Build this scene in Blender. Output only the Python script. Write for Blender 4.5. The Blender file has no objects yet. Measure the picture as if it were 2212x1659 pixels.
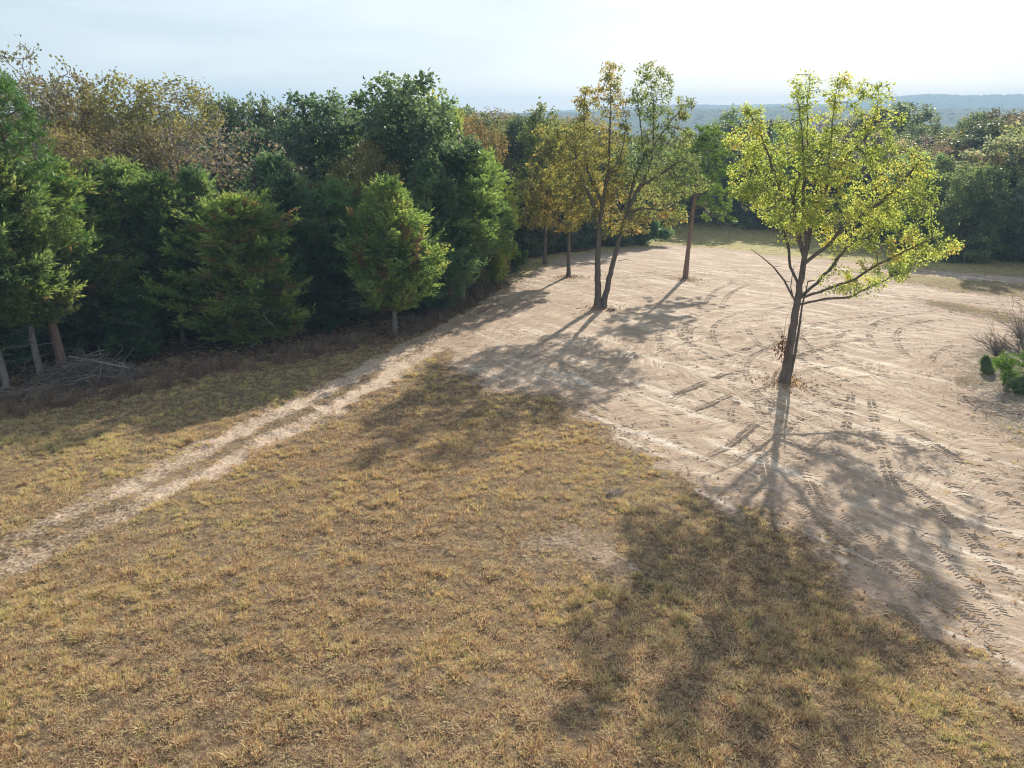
import bpy, math, random
import numpy as np
from math import radians, sin, cos, tan, pi, hypot, atan2

random.seed(7)
RNG = np.random.default_rng(7)
sc = bpy.context.scene
col = sc.collection

# ------------------------------------------------------------------ camera
CAMH, PITCH, FPX = 10.0, radians(20.5), 720.0
cd = bpy.data.cameras.new('camera')
cam = bpy.data.objects.new('camera', cd)
col.objects.link(cam)
cam.location = (0, 0, CAMH)
cam.rotation_euler = (pi / 2 - PITCH, 0, 0)
cd.sensor_width = 36.0
cd.lens = 36.0 * FPX / 1024.0
cd.clip_start, cd.clip_end = 0.5, 12000
sc.camera = cam

# ------------------------------------------------------------------ sky, sun, exposure
SUN_AZ, SUN_EL = radians(22.3), radians(25.0)
w = bpy.data.worlds.new('World')
sc.world = w
w.use_nodes = True
nt = w.node_tree
nt.nodes.clear()
sky = nt.nodes.new('ShaderNodeTexSky')
sky.sky_type = 'NISHITA'
sky.sun_disc = False
sky.sun_elevation = SUN_EL
sky.sun_rotation = SUN_AZ
sky.air_density, sky.dust_density, sky.ozone_density = 1.0, 0.7, 1.5
bgn = nt.nodes.new('ShaderNodeBackground')
bgn.inputs['Strength'].default_value = 0.10
wo = nt.nodes.new('ShaderNodeOutputWorld')
# thin high cloud veil over the clear sky, with faint streaks
tcw = nt.nodes.new('ShaderNodeTexCoord')
mpw = nt.nodes.new('ShaderNodeMapping'); mpw.inputs['Scale'].default_value = (1.2, 1.2, 7.0); mpw.inputs['Rotation'].default_value = (0.05, 0.06, 0.4)
nt.links.new(tcw.outputs['Generated'], mpw.inputs[0])
cln = nt.nodes.new('ShaderNodeTexNoise'); cln.inputs['Scale'].default_value = 2.4; cln.inputs['Detail'].default_value = 6; cln.inputs['Roughness'].default_value = .55
nt.links.new(mpw.outputs[0], cln.inputs['Vector'])
clr = nt.nodes.new('ShaderNodeValToRGB')
clr.color_ramp.elements[0].position = .42; clr.color_ramp.elements[0].color = (0, 0, 0, 1)
clr.color_ramp.elements[1].position = .74; clr.color_ramp.elements[1].color = (1, 1, 1, 1)
nt.links.new(cln.outputs['Fac'], clr.inputs[0])
vcol = nt.nodes.new('ShaderNodeMix'); vcol.data_type = 'RGBA'
vcol.inputs[6].default_value = (2.12, 2.38, 2.60, 1); vcol.inputs[7].default_value = (3.0, 3.15, 3.25, 1)
nt.links.new(clr.outputs[0], vcol.inputs[0])
veil = nt.nodes.new('ShaderNodeMix'); veil.data_type = 'RGBA'; veil.inputs[0].default_value = .84
nt.links.new(sky.outputs[0], veil.inputs[6]); nt.links.new(vcol.outputs[2], veil.inputs[7])
nt.links.new(veil.outputs[2], bgn.inputs[0])
nt.links.new(bgn.outputs[0], wo.inputs[0])

sl = bpy.data.lights.new('sun', 'SUN')
sl.energy, sl.angle, sl.color = 3.6, radians(0.6), (1.0, 0.90, 0.765)
so = bpy.data.objects.new('sun', sl)
col.objects.link(so)
so.location = (40, 100, 60)
so.rotation_euler = (-(pi / 2 - SUN_EL), 0, -SUN_AZ)

sc.view_settings.view_transform = 'Standard'
sc.view_settings.look = 'None'
sc.view_settings.exposure = 1.48
sc.view_settings.gamma = 1.0
sc.cycles.max_bounces = 8
sc.cycles.diffuse_bounces = 4
sc.cycles.transmission_bounces = 4
sc.cycles.transparent_max_bounces = 8
sc.cycles.volume_bounces = 1
sc.cycles.use_denoising = True
sc.cycles.filter_width = 1.15

# ------------------------------------------------------------------ numeric helpers
def smooth(a, b, x):
    t = np.clip((np.asarray(x, float) - a) / (b - a), 0, 1)
    return t * t * (3 - 2 * t)

def _hash(ix, iy, seed):
    h = (ix.astype(np.int64) * 374761393 + iy.astype(np.int64) * 668265263 + seed * 1442695041) & 0xFFFFFFFF
    h = ((h ^ (h >> 13)) * 1274126177) & 0xFFFFFFFF
    h = h ^ (h >> 16)
    return (h & 0xFFFFFF) / float(0xFFFFFF)

def vnoise(x, y, seed=0):
    x = np.asarray(x, float); y = np.asarray(y, float)
    ix, iy = np.floor(x), np.floor(y)
    fx, fy = x - ix, y - iy
    fx = fx * fx * (3 - 2 * fx); fy = fy * fy * (3 - 2 * fy)
    a = _hash(ix, iy, seed); b = _hash(ix + 1, iy, seed)
    c = _hash(ix, iy + 1, seed); d = _hash(ix + 1, iy + 1, seed)
    return (a * (1 - fx) + b * fx) * (1 - fy) + (c * (1 - fx) + d * fx) * fy

def fbm(x, y, o=4, seed=0):
    s, a, t = 0, 1.0, 0
    for i in range(o):
        s = s + a * vnoise(x * 2 ** i + i * 17.3, y * 2 ** i - i * 9.1, seed + i)
        t += a; a *= 0.5
    return s / t

def T0(x, y):
    """large terrain shape"""
    y = np.asarray(y, float); x = np.asarray(x, float)
    z = -0.06 * np.minimum(y, 112)
    z = np.where(y < 0, -0.06 * y * 0.3, z)
    d = np.maximum(y - 112, 0)
    z = z - 16 * smooth(0, 260, d)
    z = z + 4.0 * smooth(60, 130, x) * smooth(60, 110, y) * (1 - smooth(180, 400, y))
    return z

def T(x, y):
    z = T0(x, y)
    return z + 0.25 * (fbm(x / 9.0, y / 9.0, 3, 5) - 0.5)

# one picture unit = one pixel of the 2212 px wide view the measurements were taken in
K = 1024 / 2212
def ray(px, py):
    u = (px * K - 512) / FPX; v = (384 - py * K) / FPX
    return np.array([u, cos(PITCH) + v * sin(PITCH), -sin(PITCH) + v * cos(PITCH)])

def at(px, py):
    """ground point seen in direction px, py"""
    d = ray(px, py)
    t0, t1 = 1.0, None
    t = 1.0
    while t < 1500:
        p = d * t
        if CAMH + p[2] < T(p[0], p[1]):
            t1 = t; break
        t0 = t; t += 0.5 if t < 60 else 2
    for _ in range(20):
        m = (t0 + t1) / 2; p = d * m
        if CAMH + p[2] < T(p[0], p[1]): t1 = m
        else: t0 = m
    p = d * t1
    return np.array([p[0], p[1], CAMH + p[2]])

def on(px, py, depth):
    """point at forward distance depth in direction px, py"""
    d = ray(px, py); t = depth / d[1]
    return np.array([d[0] * t, depth, CAMH + d[2] * t])

def hit_poly(pts):
    return [tuple(at(*p)[:2]) for p in pts]

# ------------------------------------------------------------------ object helpers
def link_mesh(name, me, parent=None, mats=()):
    o = bpy.data.objects.new(name, me)
    col.objects.link(o)
    if parent is not None: o.parent = parent
    for m in mats: me.materials.append(m)
    return o

def mesh_np(name, V, F, mat=None, attrs=None, smoothf=False, fattr=None):
    """V (n,3), F (m,k) equal sized faces"""
    V = np.ascontiguousarray(V, np.float32); F = np.ascontiguousarray(F, np.int32)
    me = bpy.data.meshes.new(name)
    me.vertices.add(len(V)); me.vertices.foreach_set('co', V.ravel())
    k = F.shape[1]
    me.loops.add(F.size); me.loops.foreach_set('vertex_index', F.ravel())
    me.polygons.add(len(F))
    me.polygons.foreach_set('loop_start', np.arange(0, F.size, k, dtype=np.int32))
    me.polygons.foreach_set('loop_total', np.full(len(F), k, np.int32))
    me.polygons.foreach_set('use_smooth', np.full(len(F), smoothf))
    me.update(calc_edges=True)
    for nm, a in (attrs or {}).items():
        at_ = me.attributes.new(nm, 'FLOAT', 'POINT'); at_.data.foreach_set('value', np.asarray(a, np.float32))
    for nm, a in (fattr or {}).items():
        at_ = me.attributes.new(nm, 'FLOAT', 'FACE'); at_.data.foreach_set('value', np.asarray(a, np.float32))
    if mat: me.materials.append(mat)
    return me

def tag(o, label=None, cat=None, group=None, kind=None):
    if label: o['label'] = label
    if cat: o['category'] = cat
    if group: o['group'] = group
    if kind: o['kind'] = kind
    return o

# ------------------------------------------------------------------ materials
def new_mat(name):
    m = bpy.data.materials.new(name); m.use_nodes = True
    t = m.node_tree
    for n in list(t.nodes):
        t.nodes.remove(n)
    out = t.nodes.new('ShaderNodeOutputMaterial')
    return m, t, out

def N(t, typ, **kw):
    n = t.nodes.new(typ)
    for k, v in kw.items():
        if k in n.bl_rna.properties: setattr(n, k, v)
        else: n.inputs[k.replace('_', ' ')].default_value = v
    return n

def ramp(t, fac, stops):
    r = t.nodes.new('ShaderNodeValToRGB')
    e = r.color_ramp.elements
    while len(e) < len(stops): e.new(0.5)
    for i, (p, c) in enumerate(stops):
        e[i].position = p; e[i].color = (*c, 1) if len(c) == 3 else c
    t.links.new(fac, r.inputs[0])
    return r.outputs[0]

def mixc(t, fac, a, b, bt='MIX'):
    m = t.nodes.new('ShaderNodeMix'); m.data_type = 'RGBA'; m.blend_type = bt
    for s, v in ((m.inputs[0], fac), (m.inputs[6], a), (m.inputs[7], b)):
        if hasattr(v, 'is_linked'): t.links.new(v, s)
        else: s.default_value = v if not isinstance(v, tuple) else ((*v, 1) if len(v) == 3 else v)
    return m.outputs[2]

def mth(t, op, a, b=None, c=None, clamp=False):
    m = t.nodes.new('ShaderNodeMath'); m.operation = op; m.use_clamp = clamp
    for s, v in zip(m.inputs, (a, b, c)):
        if v is None: continue
        if hasattr(v, 'is_linked'): t.links.new(v, s)
        else: s.default_value = v
    return m.outputs[0]

def noise(t, vec, scale, detail=3, rough=0.55, dist=0.0):
    n = t.nodes.new('ShaderNodeTexNoise')
    n.inputs['Scale'].default_value = scale; n.inputs['Detail'].default_value = detail
    n.inputs['Roughness'].default_value = rough; n.inputs['Distortion'].default_value = dist
    t.links.new(vec, n.inputs['Vector'])
    return n.outputs['Fac']

def attr(t, name, typ='GEOMETRY'):
    n = t.nodes.new('ShaderNodeAttribute'); n.attribute_name = name; n.attribute_type = typ
    return n.outputs['Fac']

def mat_leaf(name, stops, transl=0.45, rough=0.55, spec=0.25, trans_tint=(1.15, 1.15, 0.7), vary=0.35):
    m, t, out = new_mat(name)
    r = attr(t, 'rnd')
    c = ramp(t, r, stops)
    oi = t.nodes.new('ShaderNodeObjectInfo')
    c = mixc(t, 1.0, c, oi.outputs['Color'], 'MULTIPLY')
    hs = t.nodes.new('ShaderNodeHueSaturation')
    v = mth(t, 'MULTIPLY_ADD', oi.outputs['Random'], vary, 1 - vary / 2)
    t.links.new(v, hs.inputs['Value']); t.links.new(c, hs.inputs['Color'])
    c = hs.outputs[0]
    p = N(t, 'ShaderNodeBsdfPrincipled', Roughness=rough)
    p.inputs['Specular IOR Level'].default_value = spec
    t.links.new(c, p.inputs['Base Color'])
    tr = t.nodes.new('ShaderNodeBsdfTranslucent')
    ct = mixc(t, 1.0, c, (*trans_tint, 1), 'MULTIPLY')
    t.links.new(ct, tr.inputs['Color'])
    mx = t.nodes.new('ShaderNodeMixShader'); mx.inputs[0].default_value = transl
    t.links.new(p.outputs[0], mx.inputs[1]); t.links.new(tr.outputs[0], mx.inputs[2])
    t.links.new(mx.outputs[0], out.inputs[0])
    return m

def mat_bark(name, c1, c2, scale=9.0):
    m, t, out = new_mat(name)
    tc = t.nodes.new('ShaderNodeTexCoord')
    mp = t.nodes.new('ShaderNodeMapping'); mp.inputs['Scale'].default_value = (1, 1, 0.22)
    t.links.new(tc.outputs['Object'], mp.inputs[0])
    n = noise(t, mp.outputs[0], scale, 5, 0.7)
    c = ramp(t, n, [(0.3, c1), (0.68, c2)])
    n2 = noise(t, tc.outputs['Object'], 1.3, 3)
    c = mixc(t, mth(t, 'MULTIPLY', n2, 0.5), c, tuple(0.6 * a + 0.05 for a in c2))
    p = N(t, 'ShaderNodeBsdfPrincipled', Roughness=0.9)
    p.inputs['Specular IOR Level'].default_value = 0.15
    b = N(t, 'ShaderNodeBump', Strength=0.9, Distance=0.04)
    t.links.new(n, b.inputs['Height']); t.links.new(b.outputs[0], p.inputs['Normal'])
    t.links.new(c, p.inputs['Base Color']); t.links.new(p.outputs[0], out.inputs[0])
    return m

L = {}
L['maple'] = mat_leaf('leaf_yellow_green', [(0.0, (.15, .21, .07)), (.35, (.30, .37, .11)), (.75, (.47, .49, .15)), (.93, (.50, .36, .12)), (1, (.42, .22, .10))], .58)
L['oak_autumn'] = mat_leaf('leaf_autumn_mix', [(0, (.12, .15, .06)), (.4, (.27, .28, .10)), (.7, (.46, .39, .13)), (.9, (.50, .31, .12)), (1, (.38, .18, .09))], .58)
L['oak_high'] = mat_leaf('leaf_olive', [(0, (.10, .14, .07)), (.55, (.23, .28, .12)), (.88, (.44, .38, .15)), (1, (.40, .22, .12))], .55)
L['oak_dark'] = mat_leaf('leaf_dark_green', [(0, (.06, .095, .065)), (.5, (.14, .185, .115)), (.9, (.23, .27, .15)), (1, (.34, .26, .17))], .45, .5, .3)
L['oak_brown'] = mat_leaf('leaf_brown', [(0, (.10, .10, .06)), (.4, (.21, .19, .11)), (.8, (.31, .26, .15)), (1, (.32, .18, .11))], .38)
L['oak_grey'] = mat_leaf('leaf_greyish', [(0, (.13, .12, .11)), (.6, (.23, .20, .17)), (1, (.29, .23, .18))], .3)
L['cedar'] = mat_leaf('leaf_cedar', [(0, (.060, .105, .052)), (.4, (.13, .205, .085)), (.92, (.26, .35, .14)), (1, (.20, .14, .10))], .5, .6, .15, vary=.3)
L['pine'] = mat_leaf('leaf_pine', [(0, (.05, .11, .04)), (.6, (.10, .19, .06)), (1, (.16, .26, .09))], .3, .5, .3)
L['shrub'] = mat_leaf('leaf_shrub', [(0, (.04, .09, .02)), (.6, (.09, .18, .03)), (1, (.2, .24, .06))], .45)
L['dead'] = mat_leaf('leaf_dead', [(0, (.08, .03, .02)), (1, (.22, .09, .04))], .3)
B = {}
B['dark'] = mat_bark('bark_dark', (.05, .042, .036), (.19, .16, .135))
B['grey'] = mat_bark('bark_grey', (.10, .09, .08), (.30, .27, .24))
B['pine'] = mat_bark('bark_pine', (.10, .062, .05), (.30, .20, .155))
B['pale'] = mat_bark('bark_pale', (.14, .12, .11), (.34, .30, .28))

# ------------------------------------------------------------------ tree building
def frames(D):
    ref = np.where(np.abs(D[:, 2:3]) > 0.9, np.array([[1.0, 0, 0]]), np.array([[0, 0, 1.0]]))
    a = np.cross(D, ref); a /= np.linalg.norm(a, axis=1, keepdims=True) + 1e-9
    b = np.cross(D, a)
    return a, b

class Mesh:
    def __init__(s): s.V = []; s.F = []; s.n = 0
    def tube(s, P, R, k=6):
        P = np.asarray(P, float); R = np.asarray(R, float)
        if len(P) < 2: return
        D = np.gradient(P, axis=0); D /= np.linalg.norm(D, axis=1, keepdims=True) + 1e-9
        a, b = frames(D)
        # keep frames continuous
        for i in range(1, len(P)):
            a[i] = a[i - 1] - D[i] * np.dot(a[i - 1], D[i]); a[i] /= np.linalg.norm(a[i]) + 1e-9
            b[i] = np.cross(D[i], a[i])
        th = np.arange(k) * 2 * pi / k
        ring = P[:, None] + R[:, None, None] * (np.cos(th)[None, :, None] * a[:, None] + np.sin(th)[None, :, None] * b[:, None])
        s.V.append(ring.reshape(-1, 3))
        i = np.arange(len(P) - 1)[:, None] * k; j = np.arange(k)[None]
        f = np.stack([i + j, i + (j + 1) % k, i + k + (j + 1) % k, i + k + j], -1).reshape(-1, 4)
        s.F.append(f + s.n); s.n += len(P) * k
    def build(s, name, mat, smoothf=True):
        return mesh_np(name, np.concatenate(s.V), np.concatenate(s.F), mat, smoothf=smoothf)

def leaf_mesh(name, C, Dr, L_, W_, mat, fold=0.25, rng=RNG, rnd=None):
    """rhombic folded leaves: centres C, directions Dr"""
    n = len(C)
    Dr = Dr / (np.linalg.norm(Dr, axis=1, keepdims=True) + 1e-9)
    R = rng.normal(size=(n, 3))
    S = np.cross(Dr, R); S /= np.linalg.norm(S, axis=1, keepdims=True) + 1e-9
    U = np.cross(S, Dr)
    l = (L_ * rng.uniform(.7, 1.25, n))[:, None]; wd = (W_ * rng.uniform(.7, 1.25, n))[:, None]
    a = C; tip = C + Dr * l
    mid = C + Dr * l * .45
    e1 = mid + S * wd / 2 + U * wd * fold; e2 = mid - S * wd / 2 + U * wd * fold
    V = np.stack([a, e1, tip, e2], 1).reshape(-1, 3)
    F = np.arange(n * 4).reshape(n, 4)
    if rnd is None: rnd = rng.random(n)
    return mesh_np(name, V, F, mat, fattr={'rnd': rnd})

def colonize(seed_paths, attractors, step=0.35, infl=3.0, kill=0.5, iters=80, rng=RNG, jit=0.25, trop=(0, 0, 0.05)):
    pos = []; par = []
    for path in seed_paths:
        idx = None
        for j, q in enumerate(path):
            q = np.asarray(q, float)
            if j == 0 and pos:
                d = np.linalg.norm(np.array(pos) - q, axis=1); idx = int(np.argmin(d))
                if d[idx] < 0.6: continue
            if idx is not None:
                p0 = pos[idx]; dist = np.linalg.norm(q - p0); n = max(1, int(dist / step))
                for i in range(1, n + 1):
                    r = p0 + (q - p0) * i / n
                    if i < n: r = r + rng.normal(size=3) * .02
                    pos.append(r); par.append(idx); idx = len(pos) - 1
            else:
                pos.append(q); par.append(-1); idx = len(pos) - 1
    pos = list(pos)
    A = np.asarray(attractors, float)
    P = np.array(pos)
    dmat = np.linalg.norm(A[:, None] - P[None], axis=2) if len(A) * len(P) < 2e7 else None
    near = dmat.argmin(1); nd = dmat.min(1)
    alive = nd > kill
    trop = np.array(trop)
    for it in range(iters):
        use = alive & (nd < infl * (1 + it * .03))
        if not use.any():
            if not alive.any(): break
            use = alive & (nd < nd[alive].min() + 1.0)
        idxs = near[use]; dirs = A[use] - P[idxs]
        dirs /= np.linalg.norm(dirs, axis=1, keepdims=True) + 1e-9
        acc = {}
        for i, d in zip(idxs, dirs):
            if i in acc: acc[i] = acc[i] + d
            else: acc[i] = d
        newp = []; newpar = []
        for i, d in acc.items():
            d = d / (np.linalg.norm(d) + 1e-9) + rng.normal(size=3) * jit * .6 + trop
            d /= np.linalg.norm(d) + 1e-9
            newp.append(P[i] + d * step); newpar.append(i)
        newp = np.array(newp)
        base = len(P)
        P = np.concatenate([P, newp]); par.extend(newpar)
        dn = np.linalg.norm(A[:, None] - newp[None], axis=2)
        mi = dn.argmin(1); mv = dn.min(1)
        better = mv < nd
        near = np.where(better, mi + base, near); nd = np.where(better, mv, nd)
        alive &= nd > kill
        if len(P) > 12000: break
    return P, np.array(par)

def pipe(P, par, tip=0.012, expo=2.3, base=None):
    n = len(P); acc = np.zeros(n); ch = np.zeros(n, int)
    for i in range(n - 1, 0, -1):
        if par[i] < 0: continue
        if ch[i] == 0: acc[i] = tip ** expo
        acc[par[i]] += acc[i]; ch[par[i]] += 1
    acc[acc == 0] = tip ** expo
    R = acc ** (1 / expo)
    if base:
        R = R * 1.0
        s = base / R[0]; R = np.where(R > tip * 2, tip * 2 + (R - tip * 2) * (base - tip * 2) / max(R[0] - tip * 2, 1e-6), R)
    h = P[:, 2] - P[0, 2]; hm_ = h.max()
    if base: R = np.minimum(R, np.maximum(base * (1.02 - h / hm_) ** 1.15, tip))
    return R, ch

def skeleton_mesh(m, P, par, R, minr=0.0, flare=True, k0=8):
    kids = {}
    for i, p in enumerate(par):
        if p >= 0: kids.setdefault(p, []).append(i)
    roots = [i for i, p in enumerate(par) if p < 0]
    stack = [(r, None) for r in roots]
    while stack:
        s, p = stack.pop()
        chain = [s] if p is None else [p, s]
        rr = [R[s]] if p is None else [min(R[p], R[s] * 1.15), R[s]]
        cur = s
        while cur in kids:
            ks = sorted(kids[cur], key=lambda q: -R[q])
            for q in ks[1:]:
                if R[q] >= minr: stack.append((q, cur))
            cur = ks[0]
            if R[cur] < minr: break
            chain.append(cur); rr.append(R[cur])
        k = k0 if max(rr) > 0.08 else (5 if max(rr) > .025 else 3)
        pp = P[chain]
        rr = np.array(rr)
        if p is None and flare:
            h = pp[:, 2] - pp[0, 2]
            rr = rr * (1 + 0.8 * np.exp(-np.maximum(h, 0) / 0.28))
        if len(chain) > 1: m.tube(pp, rr, k)

def blob_points(blobs, n, rng):
    """blobs: list of (centre, (rx,ry,rz)); points spread by volume^(.8), biased to the shell"""
    vol = np.array([(b[1][0] * b[1][1] * b[1][2]) ** .8 for b in blobs]); vol /= vol.sum()
    out = []
    for (c, r), v in zip(blobs, vol):
        k = max(6, int(n * v))
        d = rng.normal(size=(k, 3)); d /= np.linalg.norm(d, axis=1, keepdims=True)
        q = rng.random(k) ** (1 / 3.6)
        out.append(np.asarray(c) + d * q[:, None] * np.asarray(r))
    return np.concatenate(out)

def leaves_on(P, par, ch, R, per, size, mat, name, rng, spread=0.28, maxr=0.03, droop=0.35, wr=.6, keep=None, rndfun=None):
    idx = np.where((R < maxr) & (par >= 0))[0]
    if keep is not None: idx = idx[keep(P[idx])]
    wts = np.where(ch[idx] == 0, 2.2, 1.0)
    # uneven clusters
    wts = wts * rng.uniform(.2, 1.8, len(idx))
    cnt = rng.poisson(per * wts)
    rep = np.repeat(idx, cnt)
    dirn = P[rep] - P[par[rep]]; dirn /= np.linalg.norm(dirn, axis=1, keepdims=True) + 1e-9
    tt = rng.random((len(rep), 1))
    off = rng.normal(size=(len(rep), 3)); off /= np.linalg.norm(off, axis=1, keepdims=True)
    off *= (rng.random((len(rep), 1)) ** .6) * spread
    C = P[rep] - dirn * tt * .3 + off
    D = off / spread * .8 + dirn * .5 + rng.normal(size=off.shape) * .5 + np.array([0, 0, -droop])
    rv = rng.random(len(rep)) * .5 + np.clip(vnoise(C[:, 0] * 1.1 + 40, C[:, 2] * 1.3 + C[:, 1] * .9, 3) * 1.5 - .25, 0, 1) * .5
    if rndfun is not None: rv = rndfun(C, rv)
    return leaf_mesh(name, C, D, size, size * wr, mat, rng=rng, rnd=np.clip(rv, 0, 1))

def tree_root(name, loc, rz=0, s=(1, 1, 1)):
    o = bpy.data.objects.new(name, None); col.objects.link(o)
    o.empty_display_size = 0.5
    o.location = loc; o.rotation_euler = (0, 0, rz); o.scale = s
    return o

# ---- prototypes: each is (trunk mesh, crown mesh, nominal height, nominal crown radius)
def proto_broadleaf(key, seed, H, R, leafmat, bark, per=7, size=.27, n_attr=650, low=.28, lump=7, sparse=False, trunk_r=.2):
    rng = np.random.default_rng(seed)
    blobs = []
    for i in range(lump):
        z = H * rng.uniform(low + .12, .84); a = rng.uniform(0, 2 * pi)
        env = R * (1 - abs((z / H - .58) / .52) ** 2) ** .5 if abs((z / H - .58) / .52) < 1 else .2
        r = env * rng.uniform(.3, .72)
        br = R * rng.uniform(.34, .55)
        blobs.append(((r * cos(a), r * sin(a), z), (br, br, br * rng.uniform(.75, 1.05))))
    blobs.append(((rng.normal() * .3, rng.normal() * .3, H * .84), (R * .4, R * .4, H * .13)))
    blobs.append(((0, 0, H * .6), (R * .55, R * .55, H * .22)))
    A = blob_points(blobs, n_attr, rng)
    lean = rng.normal(size=2) * .25
    tr = [(0, 0, -.3), (0, 0, .8), (lean[0] * .5, lean[1] * .5, H * .25), (lean[0], lean[1], H * .45), (lean[0] * 1.2, lean[1], H * .66)]
    P, par = colonize([tr], A, step=.42, infl=2.6, kill=.5, iters=46, rng=rng)
    Rr, ch = pipe(P, par, .016, 2.2, trunk_r)
    m = Mesh(); skeleton_mesh(m, P, par, Rr, minr=0 if sparse else .017)
    tm = m.build(key + '_trunk', bark)
    cm = leaves_on(P, par, ch, Rr, per * MUL, size, leafmat, key + '_crown', rng, spread=.45, maxr=.05, wr=.7)
    cv = np.empty(len(cm.vertices) * 3, np.float32); cm.vertices.foreach_get('co', cv); cv = cv.reshape(-1, 3)
    return tm, cm, float(np.percentile(cv[:, 2], 99.9)) * 1.02, float(np.percentile(np.hypot(cv[:, 0], cv[:, 1]), 96))

def proto_cedar(key, seed, H=10.0, R=2.9, low=.08, nb=330, mat=None, pw=1.9, lumpy=.95):
    rng = np.random.default_rng(seed)
    m = Mesh()
    zz = np.linspace(-.3, H * .97, 14)
    wob = np.cumsum(rng.normal(size=(14, 2)) * .035, 0); wob -= wob[0]
    TP = np.column_stack([wob, zz])
    m.tube(TP, np.interp(zz, [-.3, H], [.19, .02]), 8)
    for i in range(int(70 * low)):
        h = H * rng.uniform(.04, low + .06); a = rng.uniform(0, 2 * pi); l = rng.uniform(.3, 1.7)
        q0 = np.array([0, 0, h]); d0 = np.array([cos(a), sin(a), rng.normal() * .2]); q1 = q0 + d0 * l * .5 + rng.normal(size=3) * .08; q2 = q0 + d0 * l + rng.normal(size=3) * .15
        m.tube([q0, q1, q2], [.022, .014, .005], 4)
        for _ in range(3): m.tube([q1, q1 + (d0 + rng.normal(size=3) * .6) * l * .35], [.009, .003], 3)
    for i in range(34):
        h = H * rng.uniform(max(.1, low), .62); a = rng.uniform(0, 2 * pi); l = R * rng.uniform(.6, 1.05)
        q0 = np.array([0, 0, h]); d0 = np.array([cos(a), sin(a), rng.uniform(-.15, .35)])
        q1 = q0 + d0 * l * .5 + rng.normal(size=3) * .1; q2 = q0 + d0 * l + rng.normal(size=3) * .15
        m.tube([q0, q1, q2], [.024, .018, .008], 4)
        for _ in range(7):
            f = rng.uniform(.5, 1); s0 = q1 + (q2 - q1) * (f - .5) * 2; dd = d0 + rng.normal(size=3) * .7
            m.tube([s0, s0 + dd * .25 + rng.normal(size=3) * .05, s0 + dd * .5], [.010, .008, .004], 3)
    C = []; D = []
    for i in range(nb):
        t = (i + .5) / nb
        h = H * (low + (1 - low) * (t ** 1.15) * .96)
        q = (h / H - low) / (1 - low)
        a = i * 2.39996 + rng.normal() * .35
        am = a % (2 * pi)
        lump = 1 - lumpy / 2 + lumpy * vnoise(np.cos(am) * 1.6 + 9, np.sin(am) * 1.6 + q * 4.5 + seed, seed)
        env = R * (min(1, (q + .10) / .28) ** .6) * (1 - max(0, (q - .22) / .78) ** pw) * lump
        env = max(env * rng.uniform(.55, 1.28) ** 1.0, .25)
        p0 = np.array([np.interp(h, zz, wob[:, 0]), np.interp(h, zz, wob[:, 1]), h])
        out = np.array([cos(a), sin(a), 0])
        rise = env * rng.uniform(.15, .55)
        pts = [p0]
        for f in (.35, .7, 1.0):
            pts.append(p0 + out * env * f + np.array([0, 0, rise * f ** 1.6]) + rng.normal(size=3) * .06)
        m.tube(pts, [.028, .018, .012, .006], 3)
        pts = np.array(pts)
        ns = int(5 + env * 4.2)
        for j in range(ns):
            f = rng.uniform(.30, 1.0) ** .8
            bp = np.array([np.interp(f, [0, .35, .7, 1], pts[:, k]) for k in range(3)])
            dirn = out * rng.uniform(.3, 1.1) + np.array([-out[1], out[0], 0]) * rng.normal() * .75 + np.array([0, 0, rng.uniform(-.1, 1.0)])
            dirn /= np.linalg.norm(dirn)
            ln = rng.uniform(.35, .8)
            nblade = 14
            s_ = rng.random(nblade)
            c = bp + dirn * (s_ * ln)[:, None] + rng.normal(size=(nblade, 3)) * .045
            d = dirn + rng.normal(size=(nblade, 3)) * .48 * (1.15 - s_)[:, None]
            C.append(c); D.append(d)
    C = np.concatenate(C); D = np.concatenate(D)
    patch = vnoise(C[:, 0] * 1.2 + C[:, 1] * .7, C[:, 2] * 1.2, seed + 3)
    rv = np.clip(RNG.random(len(C)) * .45 + (patch - .5) * 1.1 + .3, 0, .97)
    dead = (vnoise(C[:, 0] * 2 + 50, C[:, 2] * 2 + C[:, 1], seed + 9) > .86)
    rv = np.where(dead, 1.0, rv)
    cm = leaf_mesh(key + '_crown', C, D, .24, .075, mat or L['cedar'], fold=.2, rng=rng, rnd=rv)
    return m.build(key + '_trunk', B['grey']), cm, H, R

def needles(C, n, rng, length=.24, upd=.25):
    """bursts of needles around points C"""
    rep = np.repeat(C, n, axis=0)
    d = rng.normal(size=rep.shape); d /= np.linalg.norm(d, axis=1, keepdims=True)
    d[:, 2] = d[:, 2] * .8 + upd
    return rep + d * .03, d

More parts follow.
